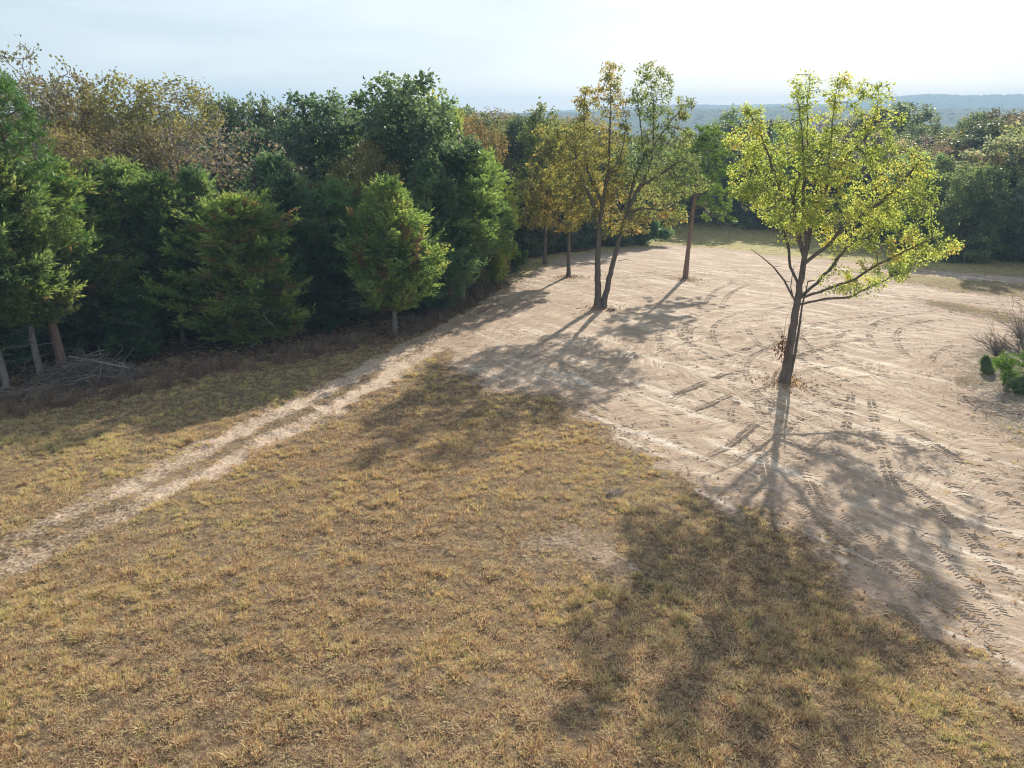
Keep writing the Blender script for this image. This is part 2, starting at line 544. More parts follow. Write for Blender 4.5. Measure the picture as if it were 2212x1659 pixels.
def proto_pine(key, seed, H, R, low=.35, mat=None, tufts=8, nb=60):
    rng = np.random.default_rng(seed); m = Mesh()
    zz = np.linspace(-.3, H * .98, 12); wob = np.cumsum(rng.normal(size=(12, 2)) * .04, 0); wob -= wob[0]
    m.tube(np.column_stack([wob, zz]), np.interp(zz, [-.3, H], [.22, .02]), 8)
    T_ = []
    for i in range(nb):
        q = (i + .5) / nb; h = H * (low + (1 - low) * q * .97); a = i * 2.4 + rng.normal() * .4
        env = R * (1 - q) ** .65 * rng.uniform(.6, 1.15) + .2
        p0 = np.array([np.interp(h, zz, wob[:, 0]), np.interp(h, zz, wob[:, 1]), h])
        out = np.array([cos(a), sin(a), 0])
        pts = np.array([p0 + out * env * f + np.array([0, 0, env * .35 * f ** 2]) + rng.normal(size=3) * .05 for f in (0, .4, .75, 1)])
        m.tube(pts, [.04, .028, .018, .01], 4)
        for j in range(tufts):
            f = rng.uniform(.45, 1.0)
            bp = np.array([np.interp(f, [0, .4, .75, 1], pts[:, k]) for k in range(3)])
            e = bp + rng.normal(size=3) * np.array([.32, .32, .18]) * (.6 + env * .25) + np.array([0, 0, .1])
            m.tube([bp, e], [.01, .006], 3); T_.append(e)
        T_.append(pts[-1])
    T_.append(np.array([wob[-1, 0], wob[-1, 1], H]))
    T_ = np.array(T_)
    C, D = needles(T_, 30, rng)
    pv = np.repeat(rng.random(len(T_)), 30) * .5 + rng.random(len(C)) * .5
    cm = leaf_mesh(key + '_crown', C, D, .26, .035, mat or L['pine'], fold=.05, rng=rng, rnd=pv)
    return m.build(key + '_trunk', B['pine']), cm, H, R

PROTO = {}
MUL = 2.1
PROTO['oak_dark_a'] = proto_broadleaf('oak_dark_a', 11, 14, 4.2, L['oak_dark'], B['dark'], per=9, lump=9)
PROTO['oak_dark_b'] = proto_broadleaf('oak_dark_b', 12, 14, 3.6, L['oak_dark'], B['dark'], per=9, lump=8)
PROTO['oak_dark_c'] = proto_broadleaf('oak_dark_c', 19, 12, 4.6, L['oak_dark'], B['dark'], per=8, lump=16, low=-.06, n_attr=900)
PROTO['oak_mix_low'] = proto_broadleaf('oak_mix_low', 29, 12, 4.4, L['oak_high'], B['dark'], per=7, lump=15, low=-.06, n_attr=850)
PROTO['oak_brown_a'] = proto_broadleaf('oak_brown_a', 13, 13, 4.0, L['oak_brown'], B['grey'], per=8.5, size=.17, sparse=True, n_attr=900)
PROTO['oak_brown_b'] = proto_broadleaf('oak_brown_b', 14, 13, 3.4, L['oak_brown'], B['grey'], per=8, size=.17, sparse=True, n_attr=800)
PROTO['oak_grey_a'] = proto_broadleaf('oak_grey_a', 15, 12, 3.4, L['oak_grey'], B['pale'], per=1.3, size=.18, sparse=True, n_attr=800)
PROTO['oak_grey_b'] = proto_broadleaf('oak_grey_b', 16, 12, 3.0, L['oak_grey'], B['pale'], per=.5, size=.18, sparse=True, n_attr=600)
PROTO['oak_mix'] = proto_broadleaf('oak_mix', 17, 13, 3.8, L['oak_high'], B['dark'], per=7, size=.24)
PROTO['cedar_a'] = proto_cedar('cedar_a', 21, pw=1.25, lumpy=.8, low=.16)
PROTO['cedar_d'] = proto_cedar('cedar_d', 27, R=3.3, low=.03, pw=2.6, lumpy=1.3)
PROTO['cedar_b'] = proto_cedar('cedar_b', 22, R=3.2, low=.02)
PROTO['cedar_c'] = proto_cedar('cedar_c', 23, R=2.5, low=.02)
PROTO['cedar_high'] = proto_cedar('cedar_high', 24, R=2.6, low=.27, nb=300)
PROTO['pine_a'] = proto_pine('pine_a', 31, 11, 2.2, low=.25)
PROTO['pine_young'] = proto_pine('pine_young', 32, 7, 1.3, low=.1, nb=55, tufts=6)

def place(kind, pos, H, R=None, label=None, cat='tree', group=None, name='tree', tint=(1, 1, 1), rz=None, trunkmat=None):
    tm, cm, h0, r0 = PROTO[kind]
    sz = H / h0; sx = sz if R is None else R / r0
    rz = random.uniform(0, 2 * pi) if rz is None else rz
    root = tree_root(name, (pos[0], pos[1], pos[2]), rz, (sx, sx, sz))
    tag(root, label, cat, group)
    for nm, me in (('trunk', tm), ('crown', cm)):
        o = bpy.data.objects.new(nm, me); col.objects.link(o); o.parent = root
        o.color = (*tint, 1) if nm == 'crown' else (1, 1, 1, 1)
    return root

def zground(x, y): return float(T(x, y))

def place_px(kind, bx, by, ty, wpx=None, **kw):
    """base seen at bx,by; top at height ty; crown width wpx"""
    p = at(bx, by); y = p[1]
    top = on(bx, ty, y)[2]
    mpx = 1 / (FPX * K ** -1 * 1.0)
    slant = y * cos(PITCH) + (CAMH - (p[2] + top) / 2) * sin(PITCH)
    R = None if wpx is None else wpx / 2 * K * slant / FPX
    return place(kind, (p[0], p[1], p[2] - .05), top - p[2], R, **kw)

def place_d(kind, px, dist, ty, wpx=None, **kw):
    """stands at forward distance dist in column px (measured at its top)"""
    q = on(px, ty, dist); z = zground(q[0], q[1])
    slant = dist * cos(PITCH) + (CAMH - (z + q[2]) / 2) * sin(PITCH)
    R = None if wpx is None else wpx / 2 * K * slant / FPX
    return place(kind, (q[0], q[1], z - .05), q[2] - z, R, **kw)

# ================================================================== GROUND
DIRT = hit_poly([(1262, 548), (1340, 540), (1440, 527), (1560, 535), (1680, 552), (1800, 575), (1920, 600), (2060, 625), (2260, 655),
                 (2330, 720), (2290, 780), (2150, 742), (2080, 775), (2095, 850), (2150, 935), (2260, 985), (2330, 1200), (2300, 1500),
                 (2212, 1468), (2100, 1400), (2010, 1335), (1900, 1280), (1800, 1195), (1700, 1135), (1600, 1085), (1500, 1030),
                 (1400, 962), (1290, 912), (1240, 885), (1140, 845), (1050, 835), (985, 800), (985, 762), (960, 740), (1010, 690), (1120, 605), (1190, 560)])
GRASSY_ISLES = [hit_poly([(2000, 648), (2070, 655), (2160, 672), (2230, 690), (2230, 704), (2120, 684), (2010, 661)]),
                hit_poly([(1040, 862), (1090, 845), (1140, 850), (1120, 872), (1060, 878)])]
FARTRACK = hit_poly([(1700, 553), (1850, 566), (1960, 578), (2090, 590), (2280, 603), (2280, 616), (2080, 603), (1950, 590), (1830, 576), (1700, 560)])
BARE = [hit_poly([(1170, 1170), (1240, 1160), (1310, 1185), (1350, 1215), (1300, 1215), (1230, 1190)]),
        ]
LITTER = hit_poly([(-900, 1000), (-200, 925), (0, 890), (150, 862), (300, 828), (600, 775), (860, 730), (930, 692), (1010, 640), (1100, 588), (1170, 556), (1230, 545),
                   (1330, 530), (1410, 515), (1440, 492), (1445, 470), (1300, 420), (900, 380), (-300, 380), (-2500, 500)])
W1 = hit_poly([(-300, 1290), (0, 1178), (250, 1062), (450, 962), (620, 882), (780, 803), (890, 745), (970, 706), (1060, 652), (1130, 610), (1200, 578), (1290, 556)])
W2 = hit_poly([(-300, 1370), (0, 1238), (200, 1140), (400, 1040), (560, 962), (700, 890), (830, 822), (900, 775), (960, 740), (1060, 675), (1140, 622), (1210, 588), (1290, 562)])
EASTGRASS = hit_poly([(2120, 742), (2080, 775), (2090, 850), (2150, 935), (2260, 985), (2420, 1060), (2500, 900), (2500, 760), (2300, 700)])
ISLE = at(2215, 830)[:2]

def sd_poly(X, Y, poly):
    """signed distance, positive inside"""
    poly = np.array(poly); n = len(poly)
    d2 = np.full(X.shape, 1e18); ins = np.zeros(X.shape, bool)
    for i in range(n):
        ax, ay = poly[i]; bx, by = poly[(i + 1) % n]
        ex, ey = bx - ax, by - ay
        wx, wy = X - ax, Y - ay
        t = np.clip((wx * ex + wy * ey) / (ex * ex + ey * ey + 1e-12), 0, 1)
        d2 = np.minimum(d2, (wx - ex * t) ** 2 + (wy - ey * t) ** 2)
        if ay != by:
            c = ((ay > Y) != (by > Y)) & (X < (bx - ax) * (Y - ay) / (by - ay) + ax)
            ins ^= c
    return np.where(ins, 1, -1) * np.sqrt(d2)

def d_line(X, Y, line):
    d2 = np.full(X.shape, 1e18)
    for (ax, ay), (bx, by) in zip(line[:-1], line[1:]):
        ex, ey = bx - ax, by - ay
        t = np.clip(((X - ax) * ex + (Y - ay) * ey) / (ex * ex + ey * ey + 1e-12), 0, 1)
        d2 = np.minimum(d2, (X - ax - ex * t) ** 2 + (Y - ay - ey * t) ** 2)
    return np.sqrt(d2)

def masks(X, Y):
    wob = (fbm(X / 2.2, Y / 2.2, 4, 40) - .5) * 3.6 + (fbm(X / .5, Y / .5, 2, 47) - .5) * 1.8
    ds = sd_poly(X, Y, DIRT) + wob * .8
    for g in GRASSY_ISLES: ds = np.minimum(ds, -(sd_poly(X, Y, g) + wob * .3))
    ds = np.maximum(ds, sd_poly(X, Y, FARTRACK) + .15)
    for b in BARE: ds = np.maximum(ds, sd_poly(X, Y, b) * .6 - .1 + wob * .35)
    dirt = smooth(-1.1, .7, ds)
    ww = (fbm(X / .7, Y / .7, 3, 61) - .5) * 2.2 + (fbm(X / 3, Y / 3, 2, 66) - .5) * 1.2
    w1 = d_line(X, Y, W1); w2 = d_line(X, Y, W2)
    wheel = np.maximum(1 - smooth(.25, .95, w1 + ww * .35), 1 - smooth(.25, .95, w2 + ww * .35))
    near = smooth(14, 25, Y)  # the wheel tracks wear thin toward the viewer
    wheel = wheel * (.38 + .52 * near) * (.72 + .5 * smooth(.35, .6, fbm(X / 1.6, Y / 1.6, 2, 68)))
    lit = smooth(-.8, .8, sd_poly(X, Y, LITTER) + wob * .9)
    east = smooth(-.6, .6, sd_poly(X, Y, EASTGRASS) + wob * .5)
    return dirt, wheel, lit, east, ds, w1, w2

# tyre tracks: centre lines in ground space, half gauge between the two treads
TRACKS = []
def track(pts, wd=.42):
    P = np.array(hit_poly(pts)); seg = np.r_[0, np.cumsum(np.hypot(*np.diff(P, axis=0).T))]
    n = max(4, int(seg[-1] / .25)); s = np.linspace(0, seg[-1], n)
    if len(P) > 2:
        # smooth the corners
        xs = np.interp(s, seg, P[:, 0]); ys = np.interp(s, seg, P[:, 1])
        kk = min(9, n // 2 * 2 - 1); ker = np.ones(kk) / kk
        xs = np.convolve(np.pad(xs, kk // 2, 'edge'), ker, 'valid'); ys = np.convolve(np.pad(ys, kk // 2, 'edge'), ker, 'valid')
    else:
        xs = np.interp(s, seg, P[:, 0]); ys = np.interp(s, seg, P[:, 1])
    TRACKS.append((np.column_stack([xs, ys]), wd, 1.0))
track([(1840, 840), (1834, 890), (1822, 955)]); track([(1880, 850), (1890, 910), (1912, 1000), (1950, 1100)])
track([(1675, 950), (1720, 905), (1790, 880), (1840, 850)]); track([(1690, 1010), (1760, 955), (1800, 930)])
track([(1940, 915), (2010, 955), (2090, 1000), (2170, 1065), (2260, 1150)], .5)
track([(1960, 985), (2040, 1030), (2120, 1100), (2200, 1190)], .5); track([(1900, 1010), (2000, 1070), (2100, 1160), (2212, 1290)], .5)
track([(1640, 960), (1655, 1010), (1660, 1070), (1700, 1120)]); track([(1500, 1000), (1580, 960), (1650, 900)])
track([(1540, 1010), (1620, 975), (1680, 930)]); track([(1730, 985), (1745, 1040), (1800, 1130)])
track([(1700, 1060), (1800, 1140), (1930, 1230), (2080, 1330), (2212, 1420)], .5); track([(1780, 1080), (1900, 1170), (2050, 1280), (2212, 1400)], .5)
track([(1420, 900), (1520, 880), (1620, 830)]); track([(1380, 860), (1480, 845), (1580, 800)])
track([(1960, 1130), (2040, 1200), (2140, 1300), (2212, 1370)], .45); track([(1450, 780), (1560, 770), (1650, 740)])
track([(1080, 745), (1200, 775), (1330, 850), (1400, 900)]); track([(1100, 790), (1220, 830), (1330, 900)])


_rt = random.Random(31)
for i in range(44):
    R0 = _rt.uniform(5.5, 30); a0 = _rt.uniform(pi * .45, pi * 1.3); sp = _rt.uniform(6, 20) / R0
    ex = _rt.uniform(.6, 1.6); ox, oy = _rt.uniform(-6, 6), _rt.uniform(-7, 9)
    for dr in ((0, 1.7) if _rt.random() < .6 else (0,)):
        aa = np.linspace(a0, a0 + sp, 30)
        q = np.column_stack([ISLE[0] + ox + (R0 + dr) * np.cos(aa) * ex, ISLE[1] + oy + (R0 + dr) * np.sin(aa) * 1.2])
        if (sd_poly(q[:, 0], q[:, 1], DIRT) < .6).any(): continue
        TRACKS.append((q, _rt.uniform(.34, .46), .5))

def relief(X, Y, dirt, wheel, lit):
    r = np.hypot(X - ISLE[0], Y - ISLE[1]); a = np.arctan2(Y - ISLE[1], X - ISLE[0])
    wr = (fbm(X / 4, Y / 4, 2, 70) - .5) * 2.0
    ridg = vnoise((r + wr) / .33, a * r.clip(6, 30) / 3.2 + 11, 71) - .5
    # second family of drag marks crossing the clearing
    c, s = cos(.32), sin(.32)
    u = X * c + Y * s; v = -X * s + Y * c
    ridg2 = vnoise((v + wr) / .42, u / 2.6, 73) - .5
    mixm = smooth(.42, .58, fbm(X / 7, Y / 7, 2, 75))
    rg = ridg * mixm + ridg2 * (1 - mixm)
    z = dirt * ((.06 * rg + .06 * (fbm(X / .8, Y / .8, 3, 76) - .5) + .035 * (fbm(r / .9, a * r.clip(6, 30) / 9, 3, 79) - .5)))
    z = z + (1 - dirt) * .13 * (fbm(X / .45, Y / .45, 3, 77) - .5)
    z = z - .06 * wheel
    z = z - .035 * dirt
    return z, r, a, u, v

th_f = np.radians(np.linspace(-47, 47, 1000)); th_c = np.radians(np.linspace(50, 310, 66))
th = np.concatenate([th_f, th_c])
rr_ = np.concatenate([np.linspace(.3, 6.5, 14), np.geomspace(6.9, 140, 760), np.geomspace(146, 3000, 90)])
TH, RR = np.meshgrid(th, rr_)
GX, GY = np.sin(TH) * RR, np.cos(TH) * RR
GZ = T(GX, GY)
nr, nc = GX.shape
g_rim = np.zeros_like(GX); g_dirt = np.zeros_like(GX); g_wheel = np.zeros_like(GX); g_lit = np.zeros_like(GX); g_east = np.zeros_like(GX)
sel = (RR < 150) & (np.abs((TH + pi) % (2 * pi) - pi) < 1.3)
d_, w_, l_, e_, ds_, *_r = masks(GX[sel], GY[sel])
g_rim[sel] = smooth(3.0, -.3, ds_)
g_dirt[sel], g_wheel[sel], g_lit[sel], g_east[sel] = d_, w_, l_, e_
# soil pressed darker under the wheels
g_rut = np.zeros_like(GX)
for P_, wd_, wt_ in TRACKS:
    bb_ = (GX > P_[:, 0].min() - 1) & (GX < P_[:, 0].max() + 1) & (GY > P_[:, 1].min() - 1) & (GY < P_[:, 1].max() + 1)
    if not bb_.any(): continue
    q_ = [tuple(v) for v in P_[::max(1, len(P_) // 14)]] + [tuple(P_[-1])]
    dl_ = d_line(GX[bb_], GY[bb_], q_)
    de_ = np.minimum(np.hypot(GX[bb_] - P_[0, 0], GY[bb_] - P_[0, 1]), np.hypot(GX[bb_] - P_[-1, 0], GY[bb_] - P_[-1, 1]))
    g_rut[bb_] = np.maximum(g_rut[bb_], (1 - smooth(wd_ * .35, wd_ * .8, dl_)) * smooth(0, 2.2, de_) * (.35 + .65 * fbm(GX[bb_] / 1.5, GY[bb_] / 1.5, 2, 88)) * wt_ * 1.1)
dz, g_r, g_a, g_u, g_v = relief(GX, GY, g_dirt, g_wheel, g_lit)
GZ = GZ + dz * (RR < 160) - .012 * g_rut
idx = np.arange(nr * nc).reshape(nr, nc); nx = np.roll(idx, -1, axis=1)
GF = np.stack([idx[:-1], idx[1:], nx[1:], nx[:-1]], -1).reshape(-1, 4)

gm, t, out = new_mat('ground_soil_and_dry_grass')
geo = t.nodes.new('ShaderNodeNewGeometry'); pos = geo.outputs['Position']
A_dirt, A_wheel, A_lit, A_east = (attr(t, n) for n in ('dirt', 'wheel', 'litter', 'east'))
def comb(t, x, y, z=0.0):
    c = t.nodes.new('ShaderNodeCombineXYZ')
    for s, v in zip(c.inputs, (x, y, z)):
        if hasattr(v, 'is_linked'): t.links.new(v, s)
        else: s.default_value = v
    return c.outputs[0]
st1 = comb(t, mth(t, 'MULTIPLY', attr(t, 'sr'), 1.0), mth(t, 'MULTIPLY', attr(t, 'sa'), .085))
st2 = comb(t, mth(t, 'MULTIPLY', attr(t, 'su'), .12), attr(t, 'sv'))
n_st1 = noise(t, st1, 7.0, 5, .72, .4); n_st2 = noise(t, st2, 6.0, 5, .72, .4)
n_big = noise(t, pos, .16, 3); n_mid = noise(t, pos, .9, 4, .6); n_fine = noise(t, pos, 9, 4, .7); n_vf = noise(t, pos, 40, 3, .7)
n_band = noise(t, st1, 2.2, 3, .6, .3)
msel = ramp(t, noise(t, pos, .14, 2), [(.44, (0, 0, 0)), (.56, (1, 1, 1))])
mp3 = t.nodes.new('ShaderNodeMapping'); mp3.vector_type = 'TEXTURE'; mp3.inputs['Rotation'].default_value = (0, 0, -.95); mp3.inputs['Scale'].default_value = (12, 1, 12)
t.links.new(pos, mp3.inputs[0])
n_st3 = noise(t, mp3.outputs[0], 5.0, 5, .72, .15)
streak = mth(t, 'ADD', mth(t, 'MULTIPLY', n_st1, msel), mth(t, 'MULTIPLY', n_st2, mth(t, 'SUBTRACT', 1.0, msel)))
streak = mth(t, 'ADD', mth(t, 'MULTIPLY', streak, mth(t, 'SUBTRACT', 1.0, attr(t, 'fr'))), mth(t, 'MULTIPLY', n_st3, attr(t, 'fr')))
dcol = ramp(t, streak, [(.39, (.13, .09, .068)), (.455, (.34, .265, .20)), (.50, (.55, .455, .35)), (.62, (.68, .575, .455))])
dcol2 = ramp(t, n_mid, [(.34, (.25, .185, .145)), (.48, (.48, .395, .31)), (.7, (.62, .525, .42))])
dcol = mixc(t, .33, dcol, dcol2)
dcol = mixc(t, ramp(t, n_band, [(.38, (.8,) * 3), (.50, (.22,) * 3), (.58, (0,) * 3)]), dcol, (.31, .235, .175))
dcol = mixc(t, ramp(t, noise(t, pos, .33, 5, .68, .6), [(.46, (0,) * 3), (.60, (.62,) * 3)]), dcol, (.37, .295, .225))
n_pit = noise(t, st1, 30, 4, .8)
n_sp = noise(t, pos, 13, 3, .8)
dcol = mixc(t, ramp(t, n_sp, [(.36, (.7,) * 3), (.46, (0,) * 3)]), dcol, (.25, .18, .135))
dcol = mixc(t, ramp(t, n_pit, [(.34, (.75,) * 3), (.46, (0,) * 3)]), dcol, (.22, .16, .12))
dcol = mixc(t, mth(t, 'MULTIPLY', attr(t, 'rut'), ramp(t, n_mid, [(.36, (.7,) * 3), (.58, (.1,) * 3)])), dcol, (.32, .24, .18))
dcol = mixc(t, mth(t, 'MULTIPLY', attr(t, 'rim'), ramp(t, n_fine, [(.40, (.95,) * 3), (.56, (.15,) * 3)])), dcol, (.24, .17, .125))
n_l3 = noise(t, mp3.outputs[0], 1.6, 4, .62, .2)
dcol = mixc(t, ramp(t, n_l3, [(.40, (.62,) * 3), (.50, (.1,) * 3), (.56, (0,) * 3)]), dcol, (.33, .25, .19))
dcol = mixc(t, ramp(t, n_l3, [(.56, (0,) * 3), (.66, (.55,) * 3)]), dcol, (.66, .60, .52))
deb = ramp(t, noise(t, st1, 22, 4, .75), [(.53, (0, 0, 0)), (.60, (1, 1, 1))])
deb = mth(t, 'MULTIPLY', deb, ramp(t, n_big, [(.45, (0.15,) * 3), (.6, (.8,) * 3)]))
dcol = mixc(t, deb, dcol, (.22, .155, .115))
gcol = ramp(t, n_fine, [(.36, (.06, .042, .028)), (.54, (.155, .112, .068)), (.70, (.31, .235, .145))])
gcol = mixc(t, ramp(t, n_big, [(.5, (.05,) * 3), (.72, (.6,) * 3)]), gcol, (.26, .19, .135))
scol = ramp(t, n_fine, [(.36, (.27, .195, .145)), (.64, (.53, .43, .33))])
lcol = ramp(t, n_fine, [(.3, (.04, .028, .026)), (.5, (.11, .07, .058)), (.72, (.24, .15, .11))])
ecol = ramp(t, n_fine, [(.3, (.08, .065, .05)), (.5, (.2, .17, .13)), (.72, (.38, .33, .27))])
edge = mth(t, 'ADD', A_dirt, mth(t, 'MULTIPLY', mth(t, 'SUBTRACT', n_fine, .5), 1.1))
fd = ramp(t, edge, [(.25, (0, 0, 0)), (.85, (1, 1, 1))])
fw = ramp(t, mth(t, 'ADD', A_wheel, mth(t, 'MULTIPLY', mth(t, 'SUBTRACT', n_fine, .5), 1.3)), [(.25, (0, 0, 0)), (.8, (1, 1, 1))])
sx = t.nodes.new('ShaderNodeSeparateXYZ'); t.links.new(pos, sx.inputs[0])
farf = mth(t, 'MULTIPLY', mth(t, 'SUBTRACT', sx.outputs[1], 58.0), .07, clamp=True)
gcol = mixc(t, mth(t, 'MULTIPLY', farf, .8), gcol, ramp(t, n_mid, [(.35, (.24, .20, .10)), (.6, (.38, .37, .14))]))
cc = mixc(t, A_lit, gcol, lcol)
cc = mixc(t, A_east, cc, ecol)
cc = mixc(t, fw, cc, scol)
cc = mixc(t, fd, cc, dcol)
p = N(t, 'ShaderNodeBsdfPrincipled', Roughness=.95); p.inputs['Specular IOR Level'].default_value = .1
hb = mth(t, 'ADD', mth(t, 'MULTIPLY', streak, .6), mth(t, 'MULTIPLY', n_vf, .25))
hb = mth(t, 'ADD', hb, mth(t, 'MULTIPLY', n_fine, .5))
bp = N(t, 'ShaderNodeBump', Strength=.9, Distance=.09)
t.links.new(hb, bp.inputs['Height']); t.links.new(bp.outputs[0], p.inputs['Normal'])
t.links.new(cc, p.inputs['Base Color']); t.links.new(p.outputs[0], out.inputs[0])
gme = mesh_np('ground', np.column_stack([GX.ravel(), GY.ravel(), GZ.ravel()]), GF, gm,
              attrs=dict(dirt=g_dirt.ravel(), rut=g_rut.ravel(), rim=g_rim.ravel(), fr=(smooth(38, 46, GY) * smooth(12, 20, GX)).ravel(), wheel=g_wheel.ravel(), litter=g_lit.ravel(), east=g_east.ravel(),
                         sr=(g_r + (fbm(GX / 4, GY / 4, 2, 70) - .5) * 2).ravel(), sa=(g_a * g_r.clip(6, 40)).ravel(), su=g_u.ravel(), sv=(g_v + (fbm(GX / 4, GY / 4, 2, 70) - .5) * 2).ravel()),
              smoothf=True)
tag(link_mesh('ground', gme), kind='structure')
del TH, GF

def T_full(X, Y):
    """terrain with its fine relief, for things set on it"""
    d, wl, l, e, *_ = masks(X, Y)
    z, *_ = relief(X, Y, d, wl, l)
    return T(X, Y) + z

# tread marks: each lug a low ridge pressed up from the soil
V = []; F = []; n = 0
for P, wd, wt in TRACKS:
    seg = np.r_[0, np.cumsum(np.hypot(*np.diff(P, axis=0).T))]
    s = np.arange(0, seg[-1], .125)
    cx = np.interp(s, seg, P[:, 0]); cy = np.interp(s, seg, P[:, 1])
    tx = np.gradient(cx); ty = np.gradient(cy); q = np.hypot(tx, ty); tx /= q; ty /= q
    fade = smooth(0, .8, s) * smooth(0, .8, seg[-1] - s)
    for i in range(len(s)):
        if RNG.random() > .1 + .8 * fade[i] * wt * (.4 + .6 * (vnoise(np.array(cx[i] * .5), np.array(cy[i] * .5), 99) > .45)): continue
        wv = wd / 2 * RNG.uniform(.7, 1.1); h = (.010 + .009 * wt) * RNG.uniform(.4, 1.1) * (.3 + .7 * fade[i]); hw = .02
        sk = .5
        for side in (-1, 1):
            ends = []
            for lat in (side * .02, side * wv):
                bx = cx[i] - ty[i] * lat + tx[i] * abs(lat) * sk; by = cy[i] + tx[i] * lat + ty[i] * abs(lat) * sk
                ends.append((bx, by))
            e = np.array(ends); z = T_full(e[:, 0], e[:, 1])
            for (bx, by), bz in zip(e, z):
                V += [(bx - tx[i] * hw, by - ty[i] * hw, bz - .03), (bx, by, bz + h), (bx + tx[i] * hw, by + ty[i] * hw, bz - .03)]
            F += [(n, n + 1, n + 4, n + 3), (n + 1, n + 2, n + 5, n + 4)]
            n += 6
sm, t, out = new_mat('soil_ridges')
geo = t.nodes.new('ShaderNodeNewGeometry')
c = ramp(t, noise(t, geo.outputs['Position'], 6, 3), [(.3, (.30, .225, .17)), (.7, (.50, .41, .32))])
p = N(t, 'ShaderNodeBsdfPrincipled', Roughness=.95); t.links.new(c, p.inputs['Base Color']); t.links.new(p.outputs[0], out.inputs[0])
tag(link_mesh('tyre_tracks', mesh_np('tyre_tracks', V, F, sm)), kind='structure')

# ------------------------------------------------------------------ scattered ground cover (stuff)
def scatter(name, label, pts, variants, idx, rot, scl, tint, kindlabel='grass', group=None):
    cl = bpy.data.collections.new(name + '_variants')
    for i, (me) in enumerate(variants):
        o = bpy.data.objects.new('%s_%02d' % (me.name, i), me); cl.objects.link(o)
    me = bpy.data.meshes.new(name)
    me.vertices.add(len(pts)); me.vertices.foreach_set('co', np.ascontiguousarray(pts, np.float32).ravel())
    a = me.attributes.new('idx', 'INT', 'POINT'); a.data.foreach_set('value', np.asarray(idx, np.int32))
    a = me.attributes.new('rot', 'FLOAT_VECTOR', 'POINT'); a.data.foreach_set('vector', np.ascontiguousarray(rot, np.float32).ravel())
    a = me.attributes.new('scl', 'FLOAT_VECTOR', 'POINT'); a.data.foreach_set('vector', np.ascontiguousarray(scl, np.float32).ravel())
    a = me.attributes.new('tint', 'FLOAT', 'POINT'); a.data.foreach_set('value', np.asarray(tint, np.float32))
    o = bpy.data.objects.new(name, me); col.objects.link(o)
    ng = bpy.data.node_groups.new(name, 'GeometryNodeTree')
    ng.interface.new_socket('Geometry', in_out='INPUT', socket_type='NodeSocketGeometry')
    ng.interface.new_socket('Geometry', in_out='OUTPUT', socket_type='NodeSocketGeometry')
    gi = ng.nodes.new('NodeGroupInput'); go = ng.nodes.new('NodeGroupOutput')
    iop = ng.nodes.new('GeometryNodeInstanceOnPoints'); ci = ng.nodes.new('GeometryNodeCollectionInfo')
    ci.inputs[0].default_value = cl; ci.inputs[1].default_value = True; ci.inputs[2].default_value = True
    def na(nm, typ):
        q = ng.nodes.new('GeometryNodeInputNamedAttribute'); q.data_type = typ; q.inputs[0].default_value = nm
        return q.outputs[0]
    er = ng.nodes.new('FunctionNodeEulerToRotation')
    lk = ng.links.new
    lk(gi.outputs[0], iop.inputs['Points']); lk(ci.outputs[0], iop.inputs['Instance'])
    iop.inputs['Pick Instance'].default_value = True
    lk(na('idx', 'INT'), iop.inputs['Instance Index']); lk(na('rot', 'FLOAT_VECTOR'), er.inputs[0])
    lk(er.outputs[0], iop.inputs['Rotation']); lk(na('scl', 'FLOAT_VECTOR'), iop.inputs['Scale'])
    lk(iop.outputs[0], go.inputs[0])
    md = o.modifiers.new('scatter', 'NODES'); md.node_group = ng
    tag(o, label, kindlabel, group, 'stuff')
    return o

def mat_grass(name, stops, transl=.45):
    m, t, out = new_mat(name)
    r = attr(t, 'rnd'); ti = attr(t, 'tint', 'INSTANCER')
    f = mth(t, 'ADD', mth(t, 'MULTIPLY', r, .5), mth(t, 'MULTIPLY', ti, .55))
    c = ramp(t, f, stops)
    p = N(t, 'ShaderNodeBsdfPrincipled', Roughness=.7); p.inputs['Specular IOR Level'].default_value = .2
    t.links.new(c, p.inputs['Base Color'])
    tr = t.nodes.new('ShaderNodeBsdfTranslucent'); t.links.new(mixc(t, 1.0, c, (1.15, 1.0, .7, 1), 'MULTIPLY'), tr.inputs[0])
    mx = t.nodes.new('ShaderNodeMixShader'); mx.inputs[0].default_value = transl
    t.links.new(p.outputs[0], mx.inputs[1]); t.links.new(tr.outputs[0], mx.inputs[2]); t.links.new(mx.outputs[0], out.inputs[0])
    return m

MG = mat_grass('dry_grass_blades', [(0, (.16, .09, .07)), (.2, (.40, .265, .17)), (.38, (.64, .51, .34)), (.52, (.66, .56, .34)), (.66, (.52, .52, .26)), (.85, (.30, .33, .09)), (1, (.17, .25, .06))])
MW = mat_grass('dry_weeds', [(0, (.10, .07, .065)), (.5, (.22, .16, .13)), (1, (.33, .27, .19))], .3)

